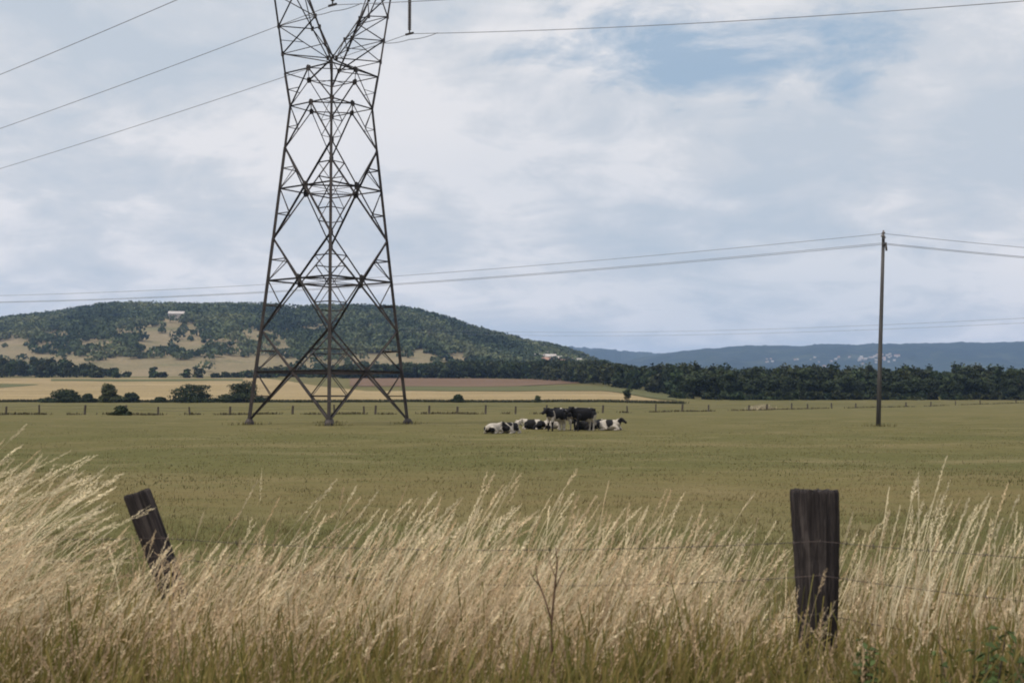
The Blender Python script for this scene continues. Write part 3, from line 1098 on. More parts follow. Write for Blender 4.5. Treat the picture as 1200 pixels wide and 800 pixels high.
for k, (off, f) in enumerate(((Vector((0, 0, 0)), 0.975), (-crs * 0.40, 0.955), (crs * 0.40, 0.955))):
    b_ = top * f + off
    m_ = MB(); m_.tube([b_, b_ + Vector((0, 0, .12)), b_ + Vector((0, 0, .14)), b_ + Vector((0, 0, .22)), b_ + Vector((0, 0, .24)), b_ + Vector((0, 0, .36))], [0.05, 0.05, 0.14, 0.12, 0.07, 0.06], 10)
    m_.build('insulator', M['insulator'], pole, True)
    att.append(b_ + Vector((0, 0, 0.12)) + pole.location)
m_ = MB()
m_.tube([top * 0.93 + Vector((0.14, -0.1, 0.1)), top * 0.93 + Vector((0.2, -0.1, -0.5))], [0.09, 0.07], 8)
m_.build('surge_arrester', M['insulator'], pole, True)
wl = ['upper wire of the utility pole', 'lower wire on the near side of the utility pole', 'lower wire on the far side of the utility pole']
for k, a in enumerate(att):
    a = a - Vector((0, 0, 0.45 if k else 0.0))
    ptsl = catenary(a, LD, 112, 1.05, a.z, 0, 190, 70)
    ptsr = catenary(a, RD, 112, 1.75, a.z, 0, 112, 40)
    w = MB(); w.tube(list(reversed(ptsl[:])) + ptsr[1:], 0.018, 5)
    tag(w.build('overhead_wire', M['cable'], None, True), wl[k], 'wire', 'wires of the utility pole')

# ------------------------------------------------------------------ cows
def cow_coat():
    m, nt, b = new_mat('cow_coat')
    a = N(nt, 'ShaderNodeAttribute', attribute_name='tint')
    tc = N(nt, 'ShaderNodeTexCoord')
    d = noise(nt, tc.outputs['Object'], 6.0, 4)
    c = mix(nt, 1.0, a.outputs['Color'], ramp(nt, d, [(0.3, (0.75, 0.72, 0.68)), (0.7, (1, 1, 1))]), 'MULTIPLY')
    nt.links.new(c, b.inputs['Base Color'])
    b.inputs['Roughness'].default_value = 0.8
    return m


COAT = cow_coat()


def paint(me, patches, seed):
    """black patches of the coat: ellipses seen from the side (x, z, rx, rz), with wandering edges"""
    n = len(me.vertices)
    co = np.empty(n * 3); me.vertices.foreach_get('co', co); co = co.reshape(-1, 3)
    x, y, z = co.T
    w = 0.28 * np.sin(x * 7 + seed) * np.sin(z * 8 + y * 5 + seed * 2) + 0.15 * np.sin(x * 17 + y * 13 + seed)
    blk = np.zeros(n)
    for (cx, cz, rx, rz) in patches:
        d = ((x - cx) / rx) ** 2 + ((z - cz) / rz) ** 2 + w
        blk = np.maximum(blk, np.clip((1.05 - d) * 8, 0, 1))
    c = np.ones((n, 4)); c[:, :3] = np.array([0.42, 0.375, 0.32]) * (1 - blk[:, None]) + np.array([0.008, 0.007, 0.008]) * blk[:, None]
    at_ = me.attributes.new('tint', 'FLOAT_COLOR', 'POINT')
    at_.data.foreach_set('color', c.astype(np.float32).ravel())


def cow_mesh(pose, head):
    b = MB()
    def t(pts, sq=None, n=12):
        P = [Vector(p[:3]) for p in pts]; R = [p[3] for p in pts]
        # rounded ends
        d0 = (P[0] - P[1]).normalized(); d1 = (P[-1] - P[-2]).normalized()
        P = [P[0] + d0 * R[0] * .8, P[0] + d0 * R[0] * .5] + P + [P[-1] + d1 * R[-1] * .5, P[-1] + d1 * R[-1] * .8]
        R = [R[0] * .35, R[0] * .8] + R + [R[-1] * .8, R[-1] * .35]
        b.tube(P, R, n, True, sq)
    if pose == 'stand':
        t([(-.80, 0, 1.14, .24), (-.55, 0, 1.10, .33), (-.1, 0, 1.02, .40), (.3, 0, 1.02, .38), (.6, 0, 1.08, .29)], (1, .76, 1), 16)
        t([(-.78, 0, 1.34, .10), (-.3, 0, 1.33, .12), (.3, 0, 1.35, .12), (.55, 0, 1.36, .12)])
        for s_ in (-1, 1):
            t([(.46, s_ * .17, .95, .18), (.50, s_ * .17, .66, .105), (.52, s_ * .17, .42, .068), (.50, s_ * .17, .12, .052), (.54, s_ * .17, .05, .066)], None, 10)
            t([(-.70, s_ * .17, 1.05, .23), (-.56, s_ * .19, .78, .15), (-.72, s_ * .18, .52, .075), (-.70, s_ * .18, .14, .054), (-.66, s_ * .18, .05, .066)], None, 10)
            t([(-.82, s_ * .17, 1.33, .07), (-.62, s_ * .2, 1.32, .08)])
        t([(-.42, 0, .72, .15), (-.30, 0, .70, .13)])
        t([(-.98, 0, 1.28, .045), (-1.04, 0, 1.0, .03), (-1.03, 0, .6, .03), (-1.02, 0, .38, .05)], None, 8)
        N0 = Vector((.62, 0, 1.16)); zs = 1.0
    else:
        t([(-.80, 0, .46, .26), (-.5, 0, .44, .38), (-.05, 0, .42, .42), (.35, 0, .44, .38), (.62, 0, .52, .27)], (1, .86, 1), 16)
        for s_ in (-1, 1):
            t([(-.62, s_ * .28, .40, .24), (-.35, s_ * .38, .24, .17), (-.10, s_ * .44, .12, .10), (-.42, s_ * .48, .07, .06), (-.62, s_ * .50, .06, .065)], None, 10)
            t([(.45, s_ * .24, .34, .16), (.78, s_ * .26, .16, .09), (.86, s_ * .26, .10, .075), (.55, s_ * .30, .06, .055), (.46, s_ * .31, .06, .06)], None, 10)
        t([(-1.02, 0, .5, .04), (-1.1, .1, .25, .03), (-1.0, .25, .06, .04)], None, 8)
        N0 = Vector((.62, 0, .62)); zs = 1.0
    # neck and head: head=(dx,dy,dz) of the poll from the neck root, muzzle direction
    (pd, md) = head
    P1 = N0 + Vector(pd)
    md = Vector(md).normalized()
    t([(*N0, .25), (*(N0.lerp(P1, .5)), .19), (*P1, .15)], (1, .85, 1), 12)
    t([(*P1, .15), (*(P1 + md * .16), .135), (*(P1 + md * .33), .095), (*(P1 + md * .42), .098)], None, 12)
    side = md.cross(Vector((0, 0, 1))).normalized()
    for s_ in (-1, 1):
        e = P1 + side * s_ * .10 + Vector((0, 0, .07)) - md * .03
        t([(*e, .05), (*(e + side * s_ * .10 + Vector((0, 0, .01))), .055), (*(e + side * s_ * .2 - Vector((0, 0, .02))), .025)], None, 8)
    me = bpy.data.meshes.new('cow')
    me.from_pydata(b.v, [], b.f)
    o = bpy.data.objects.new('cow_tmp', me); COL.objects.link(o)
    rm = o.modifiers.new('r', 'REMESH'); rm.mode = 'VOXEL'; rm.voxel_size = 0.028
    sm = o.modifiers.new('s', 'SMOOTH'); sm.factor = 0.5; sm.iterations = 4
    dg = bpy.context.evaluated_depsgraph_get()
    out = bpy.data.meshes.new_from_object(o.evaluated_get(dg))
    bpy.data.objects.remove(o)
    out.name = 'cow'
    return out


UPR = ((.30, 0, .22), (.78, 0, -.50))
LOWH = ((.36, 0, -.05), (.7, 0, -.75))
TURN = ((.24, -.20, .20), (.35, -.8, -.5))
FLAT = ((.34, 0, .12), (.95, 0, -.30))
S_ALL = [(-.3, 1.25, .95, .42), (.8, 1.35, .7, .35)]
# px, py of the ground under the cow, heading (0 = facing right), pose, head, scale, black patches, label
cows = [
    (579, 508.0, 0.95, 'lie', TURN, 0.72, [(-.75, .3, .2, .25), (.95, .75, .3, .3)], 'small white cow with a dark head lying at the left end of the herd'),
    (598, 507.5, 0.85, 'lie', UPR, 0.80, [(.28, .55, .34, .34), (-.8, .5, .22, .3), (-.25, .75, .25, .18)], 'white cow with one big black shoulder patch lying second from the left'),
    (625, 503.5, math.pi - 0.40, 'lie', FLAT, 0.80, [(.1, .45, .55, .55), (-.75, .35, .35, .40)], 'lying cow facing left with white face and black back, left of the standing ones'),
    (651, 505.0, math.pi + 0.85, 'stand', UPR, 0.96, [(-.2, 1.15, .75, .40), (.9, 1.35, .6, .5), (.5, .3, .2, .3)], 'black standing cow with white belly, leftmost of the standing group'),
    (663, 504.3, math.pi - 0.9, 'stand', UPR, 0.95, [(-.1, 1.15, .70, .42), (1.0, 1.3, .5, .4), (-.8, 1.2, .3, .3)], 'standing cow half hidden between its two black neighbours'),
    (646, 503.4, 0.45, 'lie', TURN, 0.72, [(.95, .8, .3, .3), (-.55, .2, .25, .2)], 'mostly white cow lying behind the legs of the left standing cow'),
    (683, 505.2, math.pi + 0.62, 'stand', UPR, 1.0, [(.15, 1.10, .75, .60), (-.72, 1.25, .34, .28), (1.1, 1.3, .5, .5), (.5, .4, .2, .4)], 'large black standing cow with pale flank at right of the standing group'),
    (685, 504.4, math.pi - 0.3, 'lie', FLAT, 0.72, [(0, .5, 1.2, .7)], 'black cow lying at the feet of the large standing cow'),
    (699, 503.2, 1.1, 'lie', FLAT, 0.72, [(0, .5, 1.3, .7)], 'dark calf lying just behind the large standing cow'),
    (715, 504.8, -0.45, 'lie', UPR, 0.82, [(-.9, .4, .24, .3), (.02, .62, .30, .34), (1.12, .75, .40, .5)], 'black and white cow lying at the right end of the herd with black head up'),
]
cache = {}
for ci, (px_, py_, rz, pose, head, sc, patches, lab) in enumerate(cows):
    key = (pose, head)
    if key not in cache: cache[key] = cow_mesh(pose, head)
    me = cache[key].copy()
    me.materials.clear()
    paint(me, patches, ci * 1.7)
    a, b_, c_ = ray(px_, py_)
    Y = -CAMZ / (c_ / b_)
    x = a * Y / b_
    o = link('cow', me, COAT, None, True)
    o.location = (x, Y, tz(x, Y) - 0.01)
    o.rotation_euler = (0, 0, rz)
    o.scale = (sc, sc, sc)
    tag(o, lab, 'cow', 'cows resting in the meadow')

# ------------------------------------------------------------------ old fence posts close by
def old_post(name, H, r_top, r_bot, seed, label, loc, lean=(0, 0), flat=0.75, rot=1.0):
    rr = np.random.default_rng(seed)
    na, nz = 96, 70
    ang = np.linspace(0, 2 * np.pi, na, endpoint=False)
    zz = np.linspace(-0.35, H, nz)
    A, Z = np.meshgrid(ang, zz)
    t = np.clip(Z / H, 0, 1)
    R = r_bot + (r_top - r_bot) * t ** 0.8
    prof = 1 + 0.05 * np.cos(2 * A + 0.4 + 0.5 * t) + 0.03 * np.cos(3 * A - 1.6 + 2.2 * t) + 0.03 * np.cos(5 * A + 2 - t * 2)
    crack = np.zeros_like(A)
    for k in range(16):
        a0 = rr.uniform(0, 2 * np.pi); w = rr.uniform(0.03, 0.09); dep = rr.uniform(0.05, 0.20)
        z0, z1 = sorted(rr.uniform(-0.2, H * 1.15, 2))
        wand = a0 + 0.10 * np.sin(Z * rr.uniform(2, 6) + rr.uniform(0, 6))
        d = np.angle(np.exp(1j * (A - wand)))
        crack += dep * np.exp(-(d / w) ** 2) * (sstep(z0 - .08, z0 + .05, Z) * sstep(z1 + .08, z1 - .05, Z))
    ridg = 0.018 * np.sin(A * 23 + np.sin(Z * 5) * 1.2) + 0.012 * np.sin(A * 37 + Z * 3) + rr.normal(0, 0.006, A.shape)
    # rotted away pieces low down
    bite = 0.30 * rot * np.exp(-((np.angle(np.exp(1j * (A - 5.6)))) / 0.6) ** 2) * sstep(0.75 * H, 0.35 * H, Z)
    R = R * (1 + (prof - 1) * (0.35 + 0.65 * rot) + ridg - np.minimum(crack * (0.3 + 0.4 * rot), 0.05 + 0.12 * rot) - bite)
    X = R * np.cos(A); Yv = R * np.sin(A) * flat
    Zt = Z.copy()
    Zt[-1] = H + 0.004 * np.sin(A[-1] + 1 + seed) + rr.normal(0, 0.003, na)
    Zt[-2] = Zt[-1] - 0.012
    X[-1] *= 0.95; Yv[-1] *= 0.95
    V = np.stack([X, Yv, Zt], -1).reshape(-1, 3)
    i = np.arange(nz - 1)[:, None] * na; j = np.arange(na)[None]; j2 = (j + 1) % na
    Fq = np.stack([i + j, i + j2, i + na + j2, i + na + j], -1).reshape(-1, 4)
    # cap rings
    last = (nz - 1) * na
    nv = len(V); caps = []; prev = last
    for q, f in enumerate((0.75, 0.45, 0.15)):
        ringv = np.stack([X[-1] * f, Yv[-1] * f, H + 0.004 * np.sin(ang + 1 + seed) * f + rr.normal(0, 0.003, na) - 0.003 * q], -1)
        V = np.concatenate([V, ringv])
        caps.append(np.stack([prev + np.arange(na), prev + (np.arange(na) + 1) % na, nv + (np.arange(na) + 1) % na, nv + np.arange(na)], -1))
        prev = nv; nv += na
    V = np.concatenate([V, [[0, 0, H - 0.01]]])
    caps.append(np.stack([prev + np.arange(na), prev + (np.arange(na) + 1) % na, np.full(na, nv), np.full(na, nv)], -1)[:, :])
    Fall = np.concatenate([Fq] + caps[:-1])
    tri = caps[-1]
    me = bpy.data.meshes.new(name)
    me.from_pydata(V.tolist(), [], Fall.tolist() + [tuple(int(q) for q in f[:3]) for f in tri])
    o = link(name, me, M['old_wood'], None, False)
    o.location = loc
    o.rotation_euler = (lean[0], lean[1], 0)
    return tag(o, label, 'fence post', 'old posts of the roadside fence')


FA = Vector((-2.00, 7.0, 0)); FB = Vector((1.46, 5.83, 0))
zA, zB = tz(FA.x, FA.y), tz(FB.x, FB.y)
topB = at(951, 574, 5.83)
old_post('fence_post', topB.z - zB, 0.112, 0.068, 3, 'thick weathered dark fence post standing upright in the tall grass', (FB.x + 0.03, FB.y, zB), (0, -0.02), 0.8)
topA = at(160, 577, 7.0); botA = at(228, 760, 7.0)
dirA = (topA - botA).normalized()
leanA = math.atan2(dirA.x, dirA.z)
Lh = (topA.z - zA) / math.cos(leanA)
old_post('fence_post', Lh, 0.078, 0.068, 23, 'weathered dark fence post leaning steeply left in the grass', (topA.x - math.tan(leanA) * (topA.z - zA), 7.0, zA), (0, leanA), 0.85, 0.0)

wl = [(634, 'top barbed wire strand of the roadside fence'), (674, 'middle barbed wire strand of the roadside fence'), (719, 'lowest barbed wire strand of the roadside fence')]
fd = (FB - FA).normalized()
for k, (py_, lab) in enumerate(wl):
    zB_ = at(952, py_, 5.70).z
    A = Vector((FA.x, FA.y - 0.12, zB_ - 0.10 + (0.04 if k else -0.02))); B = Vector((FB.x, FB.y - 0.125, zB_))
    w = MB()
    pts = []
    span = (B - A).length
    for i in range(-60, 150):
        t = i / 60
        p = A.lerp(B, t)
        fr = t - math.floor(t)
        p.z -= 0.09 * 4 * fr * (1 - fr) * (0.6 + 0.5 * ((k * 7 + 3) % 3))
        if t > 1: p.z = B.z + (p.z - (A.z + (B.z - A.z) * t))
        if t < 0: p.z = A.z + (p.z - (A.z + (B.z - A.z) * t))
        pts.append(p)
    w.tube(pts, 0.0017, 5)
    rr = random.Random(k)
    for i in range(0, len(pts) - 1, 2):
        c = pts[i]
        for _ in range(2):
            dv_ = Vector((rr.uniform(-.4, .4), rr.uniform(-1, 1), rr.uniform(-1, 1))).normalized() * 0.014
            w.tube([c - dv_, c + dv_], 0.0014, 4)
    tag(w.build('barbed_wire', M['wire'], None, True), lab, 'barbed wire', 'barbed wire of the roadside fence')


# ------------------------------------------------------------------ tall grass in front
def stalks(n, seed, xr, yr, dens, hfun, leanfun, name, label, seedhead=True, wst=0.0016, cols=None):
    r = np.random.default_rng(seed)
    x = np.empty(0); y = np.empty(0)
    while len(x) < n:
        yy = r.uniform(yr[0], yr[1], 4000); xx = r.uniform(-1, 1, 4000) * (0.52 * yy + 1.5)
        s = xx / yy * F + 600
        ok = r.random(4000) < dens(s, yy, xx)
        x = np.append(x, xx[ok]); y = np.append(y, yy[ok])
    x, y = x[:n], y[:n]
    s = x / y * F + 600
    H = hfun(s, y, r, n)
    th0 = leanfun(s, y, r, n)
    az = r.normal(0, 0.6, n)                # direction of lean about +x
    SEG = 8
    tt_ = np.linspace(0, 1, SEG + 1)
    th = th0[:, None] * (0.25 + 1.0 * tt_[None] ** 1.3)
    dl = H[:, None] / SEG
    hor = np.concatenate([np.zeros((n, 1)), np.cumsum(np.sin(th[:, 1:]) * dl, 1)], 1)
    ver = np.concatenate([np.zeros((n, 1)), np.cumsum(np.cos(th[:, 1:]) * dl, 1)], 1)
    C = np.stack([x[:, None] + hor * np.cos(az)[:, None], y[:, None] + hor * np.sin(az)[:, None], terrain(x, y)[:, None] - 0.02 + ver], -1)
    # width vectors: mostly facing the road, some turned
    wa = r.normal(0, 0.6, n)
    W = np.stack([np.cos(wa), np.sin(wa), 0 * wa], -1)[:, None] * (wst * np.interp(tt_, [0, 1], [1.3, 0.6]))[None, :, None]
    V1 = np.stack([C - W, C + W], 2).reshape(n, -1, 3)
    i = np.arange(SEG)
    f1 = np.stack([2 * i, 2 * i + 1, 2 * i + 3, 2 * i + 2], -1)
    Fq1 = (np.arange(n)[:, None, None] * (2 * (SEG + 1)) + f1[None]).reshape(-1, 4)
    ca, cb, cc = cols
    k = r.random((n, 1)); br = r.uniform(0.75, 1.2, (n, 1))
    top = (ca * (1 - k) + cb * k) * br
    tcol = np.clip(tt_ * 1.7 - 0.15, 0, 1)[None, :, None]
    Cc = (cc * br)[:, None] * (1 - tcol) + top[:, None] * tcol
    Vs = [V1.reshape(-1, 3)]; Fs = [Fq1]; Cs = [np.repeat(Cc, 2, 1).reshape(-1, 3)]
    off = n * 2 * (SEG + 1)
    if seedhead:
        K = 30
        hl = r.uniform(0.10, 0.22, n)                   # head length
        f = np.linspace(0, 1, K)[None] * np.ones((n, 1)) + r.uniform(-0.02, 0.02, (n, K))
        pos = 1 - (hl / H)[:, None] * (1 - f)
        pos = np.clip(pos, 0, 1)
        idx = np.minimum((pos * SEG).astype(int), SEG - 1); fr = pos * SEG - idx
        ar_ = np.arange(n)[:, None]
        Pc = C[ar_, idx] * (1 - fr[..., None]) + C[ar_, idx + 1] * fr[..., None]
        tan = C[ar_, idx + 1] - C[ar_, idx]
        tan /= np.linalg.norm(tan, axis=-1, keepdims=True)
        rad = r.normal(size=(n, K, 3)); rad -= (rad * tan).sum(-1, keepdims=True) * tan
        rad /= np.linalg.norm(rad, axis=-1, keepdims=True)
        plump = r.uniform(0.6, 1.4, n)[:, None] * np.sin(np.clip(f * 0.9 + 0.1, 0, 1) * np.pi) ** 0.6
        sl = (0.016 * r.uniform(0.7, 1.3, (n, K)))[..., None]
        dirv = tan * 0.85 + rad * 0.5 * plump[..., None]
        a0 = Pc + rad * 0.001
        a1 = a0 + dirv * sl
        wv = np.cross(dirv, rad + 0.3 * r.normal(size=rad.shape)); wv /= np.linalg.norm(wv, axis=-1, keepdims=True) + 1e-9
        wv = wv * (0.0030 * plump)[..., None]
        m_ = (a0 * 0.55 + a1 * 0.45) + rad * 0.002
        V2 = np.stack([a0, m_ - wv, a1, m_ + wv], 2).reshape(-1, 3)
        F2 = np.arange(len(V2)).reshape(-1, 4) + off
        Vs.append(V2); Fs.append(F2)
        c2 = np.repeat((top * 1.08)[:, None], K, 1) * r.uniform(0.8, 1.2, (n, K, 1))
        Cs.append(np.repeat(c2.reshape(-1, 3), 4, 0))
    o = link(name, mesh_np(name, np.concatenate(Vs), np.concatenate(Fs), np.concatenate(Cs)), M['straw'])
    return tag(o, label, 'grass', kind='stuff')


def clump(s, y, x):
    return 0.5 + 0.5 * np.sin(x * 3.1 + 1.0 + np.sin(y * 4)) * np.sin(y * 5.3 + x * 1.7)


def gap(s, y):
    g = 1 - 0.95 * np.exp(-((s - 878) / 46) ** 2)
    g *= 1 - 0.55 * np.exp(-((s - 805) / 45) ** 2)
    g *= 1 - 0.85 * np.exp(-((s - 945) / 34) ** 2) * (y < 6.0)
    return g


def lean_of(s):
    return np.interp(s, [-300, 60, 200, 350, 600, 800, 900, 1000, 1300], [0.84, 0.80, 0.68, 0.62, 0.54, 0.46, 0.36, 0.34, 0.38])


STRAW_A = np.array([0.77, 0.655, 0.445]); STRAW_B = np.array([0.52, 0.375, 0.23]); STEM_C = np.array([0.26, 0.20, 0.075])


def h_tall(s, y, r, n):
    base = np.interp(s, [-400, -150, -60, 0, 140, 190, 260, 340, 500, 700, 800, 900, 1050, 1150, 1300], [1.50, 1.50, 1.38, 1.10, 0.98, 1.06, 1.16, 1.16, 1.19, 1.12, 1.04, 0.92, 1.02, 1.06, 1.08])
    h = base * np.clip(r.normal(0.82, 0.15, n), 0.45, 1.22)
    return h * np.interp(y, [4.6, 5.4, 6.8], [0.74, 0.95, 1.02])


stalks(4600, 101, (-3, 3), (4.9, 7.0), lambda s, y, x: gap(s, y) * (0.15 + 0.85 * clump(s, y, x) ** 1.4) * np.interp(s, [950, 1010, 1250], [1, .45, .45]) * np.interp(y, [4.9, 5.5, 7.0], [0.3, 1, 1]), h_tall,
       lambda s, y, r, n: lean_of(s) * r.normal(1.0, 0.30, n), 'tall_grass', 'tall straw coloured seeding grass bent by the wind along the fence', True, 0.0017, (STRAW_A, STRAW_B, STEM_C))
# a few stand well above the rest
stalks(235, 104, (-3, 3), (5.0, 6.6), lambda s, y, x: gap(s, y) * (((s > -330) & (s < -60)) * 0.7 + ((s > 1000) & (s < 1120)) * 0.35 + (s > 1400) * 0.1 + ((s > 330) & (s < 600)) * 0.18),
       lambda s, y, r, n: np.interp(s, [-330, -60, 300, 600, 1000, 1150], [1.85, 1.66, 1.32, 1.30, 1.28, 1.30]) * r.normal(0.97, 0.06, n),
       lambda s, y, r, n: lean_of(s) * r.normal(1.0, 0.12, n), 'tall_grass', 'tallest pale grass stalks rising above the rest', True, 0.0018, (STRAW_A, STRAW_A * 0.92, STEM_C * 1.3))
OL = np.array([0.18, 0.155, 0.045]); GR = np.array([0.095, 0.105, 0.028])
stalks(15200, 102, (-3, 3), (4.7, 7.2), lambda s, y, x: (0.25 + 0.75 * gap(s, y)) * (0.4 + 0.6 * clump(s, y, x + 1)),
       lambda s, y, r, n: r.uniform(0.35, 0.80, n) * np.interp(s, [0, 800, 890, 1000], [1.0, 1.0, 0.75, 0.95]), lambda s, y, r, n: lean_of(s) * r.normal(0.9, 0.5, n) + r.normal(0, 0.2, n),
       'leaf_grass', 'olive and brown leafy grass at the foot of the tall stalks', False, 0.0032, (np.array([0.33, 0.225, 0.095]), OL, GR))
stalks(25500, 103, (-3, 3), (3.9, 5.5), lambda s, y, x: 0.3 + 0.7 * clump(s, y, x + 3),
       lambda s, y, r, n: r.uniform(0.40, 0.86, n) * (0.72 + 0.40 * clump(s, y, y * 0 + s * 0.011)), lambda s, y, r, n: r.normal(0.3, 0.5, n),
       'undergrowth', 'low green undergrowth at the roadside edge', False, 0.0036, (np.array([0.27, 0.20, 0.07]), np.array([0.115, 0.118, 0.028]), np.array([0.060, 0.064, 0.016])))
stalks(1200, 105, (-3, 3), (4.3, 5.2), lambda s, y, x: 0.2 + 0.8 * clump(s, y, x + 5),
       lambda s, y, r, n: r.uniform(0.5, 0.95, n), lambda s, y, r, n: lean_of(s) * 0.8 + r.normal(0, 0.45, n),
       'dry_stalks', 'broken dry stalks among the green roadside growth', True, 0.0016, (STRAW_B, STRAW_B * 0.7, STEM_C))


stalks(1050, 106, (-3, 3), (4.8, 6.4), lambda s, y, x: 0.3 + 0.7 * gap(s, y), lambda s, y, r, n: r.uniform(0.6, 1.1, n),
       lambda s, y, r, n: r.normal(0.5, 0.75, n), 'fallen_stalks', 'flattened dry stalks criss-crossing the tall grass', True, 0.0018, (STRAW_A * 0.85, STRAW_B, STEM_C))


# short meadow turf, thinning with distance
def turf():
    r = np.random.default_rng(55)
    n = 150000
    Y = 6.9 * (75 / 6.9) ** (r.random(n) ** 1.6)
    X = r.uniform(-1, 1, n) * (0.47 * Y + 0.5)
    cl = np.sin(X * 1.1 + np.sin(Y * .7)) * np.sin(Y * 0.9 + X * .4) + 0.5 * np.sin(X * 3.3 + Y * 2.1)
    h = r.uniform(0.03, 0.10, n) * (1 + 0.5 * np.clip(cl, -1, 1)) * np.interp(Y, [7, 9, 25, 75], [1.9, 1.0, 0.6, 0.5])
    a = r.uniform(0, 3.14, n)
    wd = np.interp(Y, [7, 45], [0.004, 0.012])
    W = np.stack([np.cos(a), np.sin(a) * .4, 0 * a], -1) * wd[:, None]
    B = np.stack([X, Y, terrain(X, Y) - 0.01], -1)
    tip = B + np.stack([r.normal(0.25, 0.45, n) * h, r.normal(0, .4, n) * h, h], -1)
    V = np.stack([B - W, B + W, tip], 1).reshape(-1, 3)
    k = r.random((n, 1)); dry = ((r.random(n) < 0.20 + 0.12 * np.clip(cl, -1, 1)))[:, None]
    band = np.interp(Y, [7, 12, 16, 20, 24, 30, 36, 75], [.5, .5, .25, .3, .75, .5, .1, .1])[:, None]
    C = np.where(dry, np.array([0.23, 0.175, 0.08]), np.array([0.088, 0.083, 0.028]) * (1 - k) + np.array([0.135, 0.112, 0.044]) * k)
    C = C * (1 - band * .6) + np.array([0.17, 0.125, 0.055]) * band * .6
    C = C * r.uniform(0.7, 1.25, (n, 1))
    C = C * 0.9
    tag(link('meadow_grass', mesh_np('meadow_grass', V, np.arange(3 * n).reshape(-1, 3), np.repeat(C, 3, 0)), M['straw']), 'short grazed meadow turf beyond the fence', 'grass', kind='stuff')


turf()
r = np.random.default_rng(77)
P = []
while len(P) < 800:
    Y = 26 * (140 / 26) ** r.random(); x = r.uniform(-.5, .5) * Y
    if math.sin(x * .23 + 1) * math.sin(Y * .19) + r.normal(0, .5) > 0.3:
        P.append((x, Y, tz(x, Y) - 0.01))
tuft_strip('tussocks', P, 0.03, 0.085, 'low darker tussocks scattered over the grazed meadow', 'grass', np.array([0.082, 0.079, 0.027]), 78, 12, 0.010)
P = []
for (cx, cy, rad) in [(TX + body(k, 497).x, TY + body(k, 497).y, 0.7) for k in range(4)] + [(PB.x, PY, 0.35)]:
    for i in range(40):
        a_ = r.uniform(0, 6.28); q_ = rad * (0.7 + abs(r.normal(0, .5)))
        x = cx + q_ * math.cos(a_); Y = cy + q_ * math.sin(a_)
        P.append((x, Y, tz(x, Y) - 0.02))
tuft_strip('rough_grass', P, 0.10, 0.32, 'longer rough grass round the feet of pylon and pole', 'grass', np.array([0.13, 0.115, 0.045]), 81, 3, 0.02)
P = []
while len(P) < 700:
    Y = 12 * (120 / 12) ** r.random(); x = r.uniform(-.5, .5) * Y
    P.append((x, Y, tz(x, Y) - 0.01))
tuft_strip('dry_tufts', P, 0.03, 0.10, 'dry straw tufts scattered over the grazed meadow', 'grass', np.array([0.20, 0.16, 0.08]), 79, 8, 0.012)

# ------------------------------------------------------------------ single weeds
def weed_stem():
    Y = 4.75
    root = at(650, 800, Y); x0 = root.x
    g = tz(x0, Y)
    b = MB()
    P = lambda px_, py_, dy=0.0: at(px_, py_, Y + dy) - Vector((x0, Y, g))
    b.tube([Vector((0, 0, -0.03)), P(648, 790), P(646, 730), P(650, 690), P(653, 660), P(651, 640)], [0.007, 0.006, 0.005, 0.004, 0.003, 0.002], 6)
    b.tube([P(646, 726), P(638, 700, .05), P(630, 680, .08), P(628, 662, .1)], [0.0045, 0.004, 0.003, 0.002], 6)
    b.tube([P(650, 690), P(658, 672, -.05), P(664, 662, -.08)], [0.003, 0.0025, 0.0015], 5)
    b.tube([P(651, 676), P(646, 664, .05), P(643, 655, .05)], [0.0025, 0.002, 0.0012], 5)
    b.tube([P(632, 686, .07), P(624, 676, .05), P(621, 668, .06)], [0.0025, 0.002, 0.0012], 5)
    o = b.build('dry_weed', M['weed'], None, True)
    o.location = (x0, Y, g)
    tag(o, 'dry brown forked weed stem standing alone in the grass', 'weed')


weed_stem()


def leafy(px_, py_, Y, h, w, seed, label, col):
    p = at(px_, py_, Y)
    g = tz(p.x, Y)
    root = empty('leafy_weed', (p.x, Y, g))
    tag(root, label, 'weed', 'green weeds at the roadside')
    r = np.random.default_rng(seed)
    st = MB(); Vs = []; Ns = []
    for k in range(16):
        a = r.uniform(0, 6.28); sp = r.uniform(0, w / 2); hh = h * r.uniform(0.65, 1.0)
        tipv = Vector((sp * math.cos(a) + 0.1 * hh, sp * math.sin(a) * .7, hh))
        st.tube([(0.3 * tipv.x, 0.3 * tipv.y, -0.02), tipv * 0.5 + Vector((0, 0, .03)), tipv], [0.004, 0.003, 0.0015], 5)
        for q in range(34):
            f = r.uniform(0.35, 1.0)
            c = np.array(tipv) * f
            d = r.normal(size=3); d /= np.linalg.norm(d)
            Vs.append(c + d * 0.035 * np.array([1, 1, .6])); Ns.append(d * 0.5 + np.array([0, 0, .8]))
    st.build('stem', M['bark'], root)
    Nn = np.array(Ns); Nn /= np.linalg.norm(Nn, axis=1, keepdims=True)
    V, Fq = leaf_quads(np.array(Vs), Nn, 0.026, r, 0.42)
    C = np.repeat(col * r.uniform(0.7, 1.35, (len(Vs), 1)), 4, 0)
    link('foliage', mesh_np('foliage', V, Fq, C), M['leaf'], root)


leafy(1135, 715, 4.45, 0.92, 0.50, 1, 'bushy dark green weed at the lower right, right of the fence post', np.array([0.060, 0.085, 0.026]))
leafy(992, 750, 4.5, 0.82, 0.20, 2, 'small green weed at the foot of the upright fence post', np.array([0.065, 0.09, 0.028]))

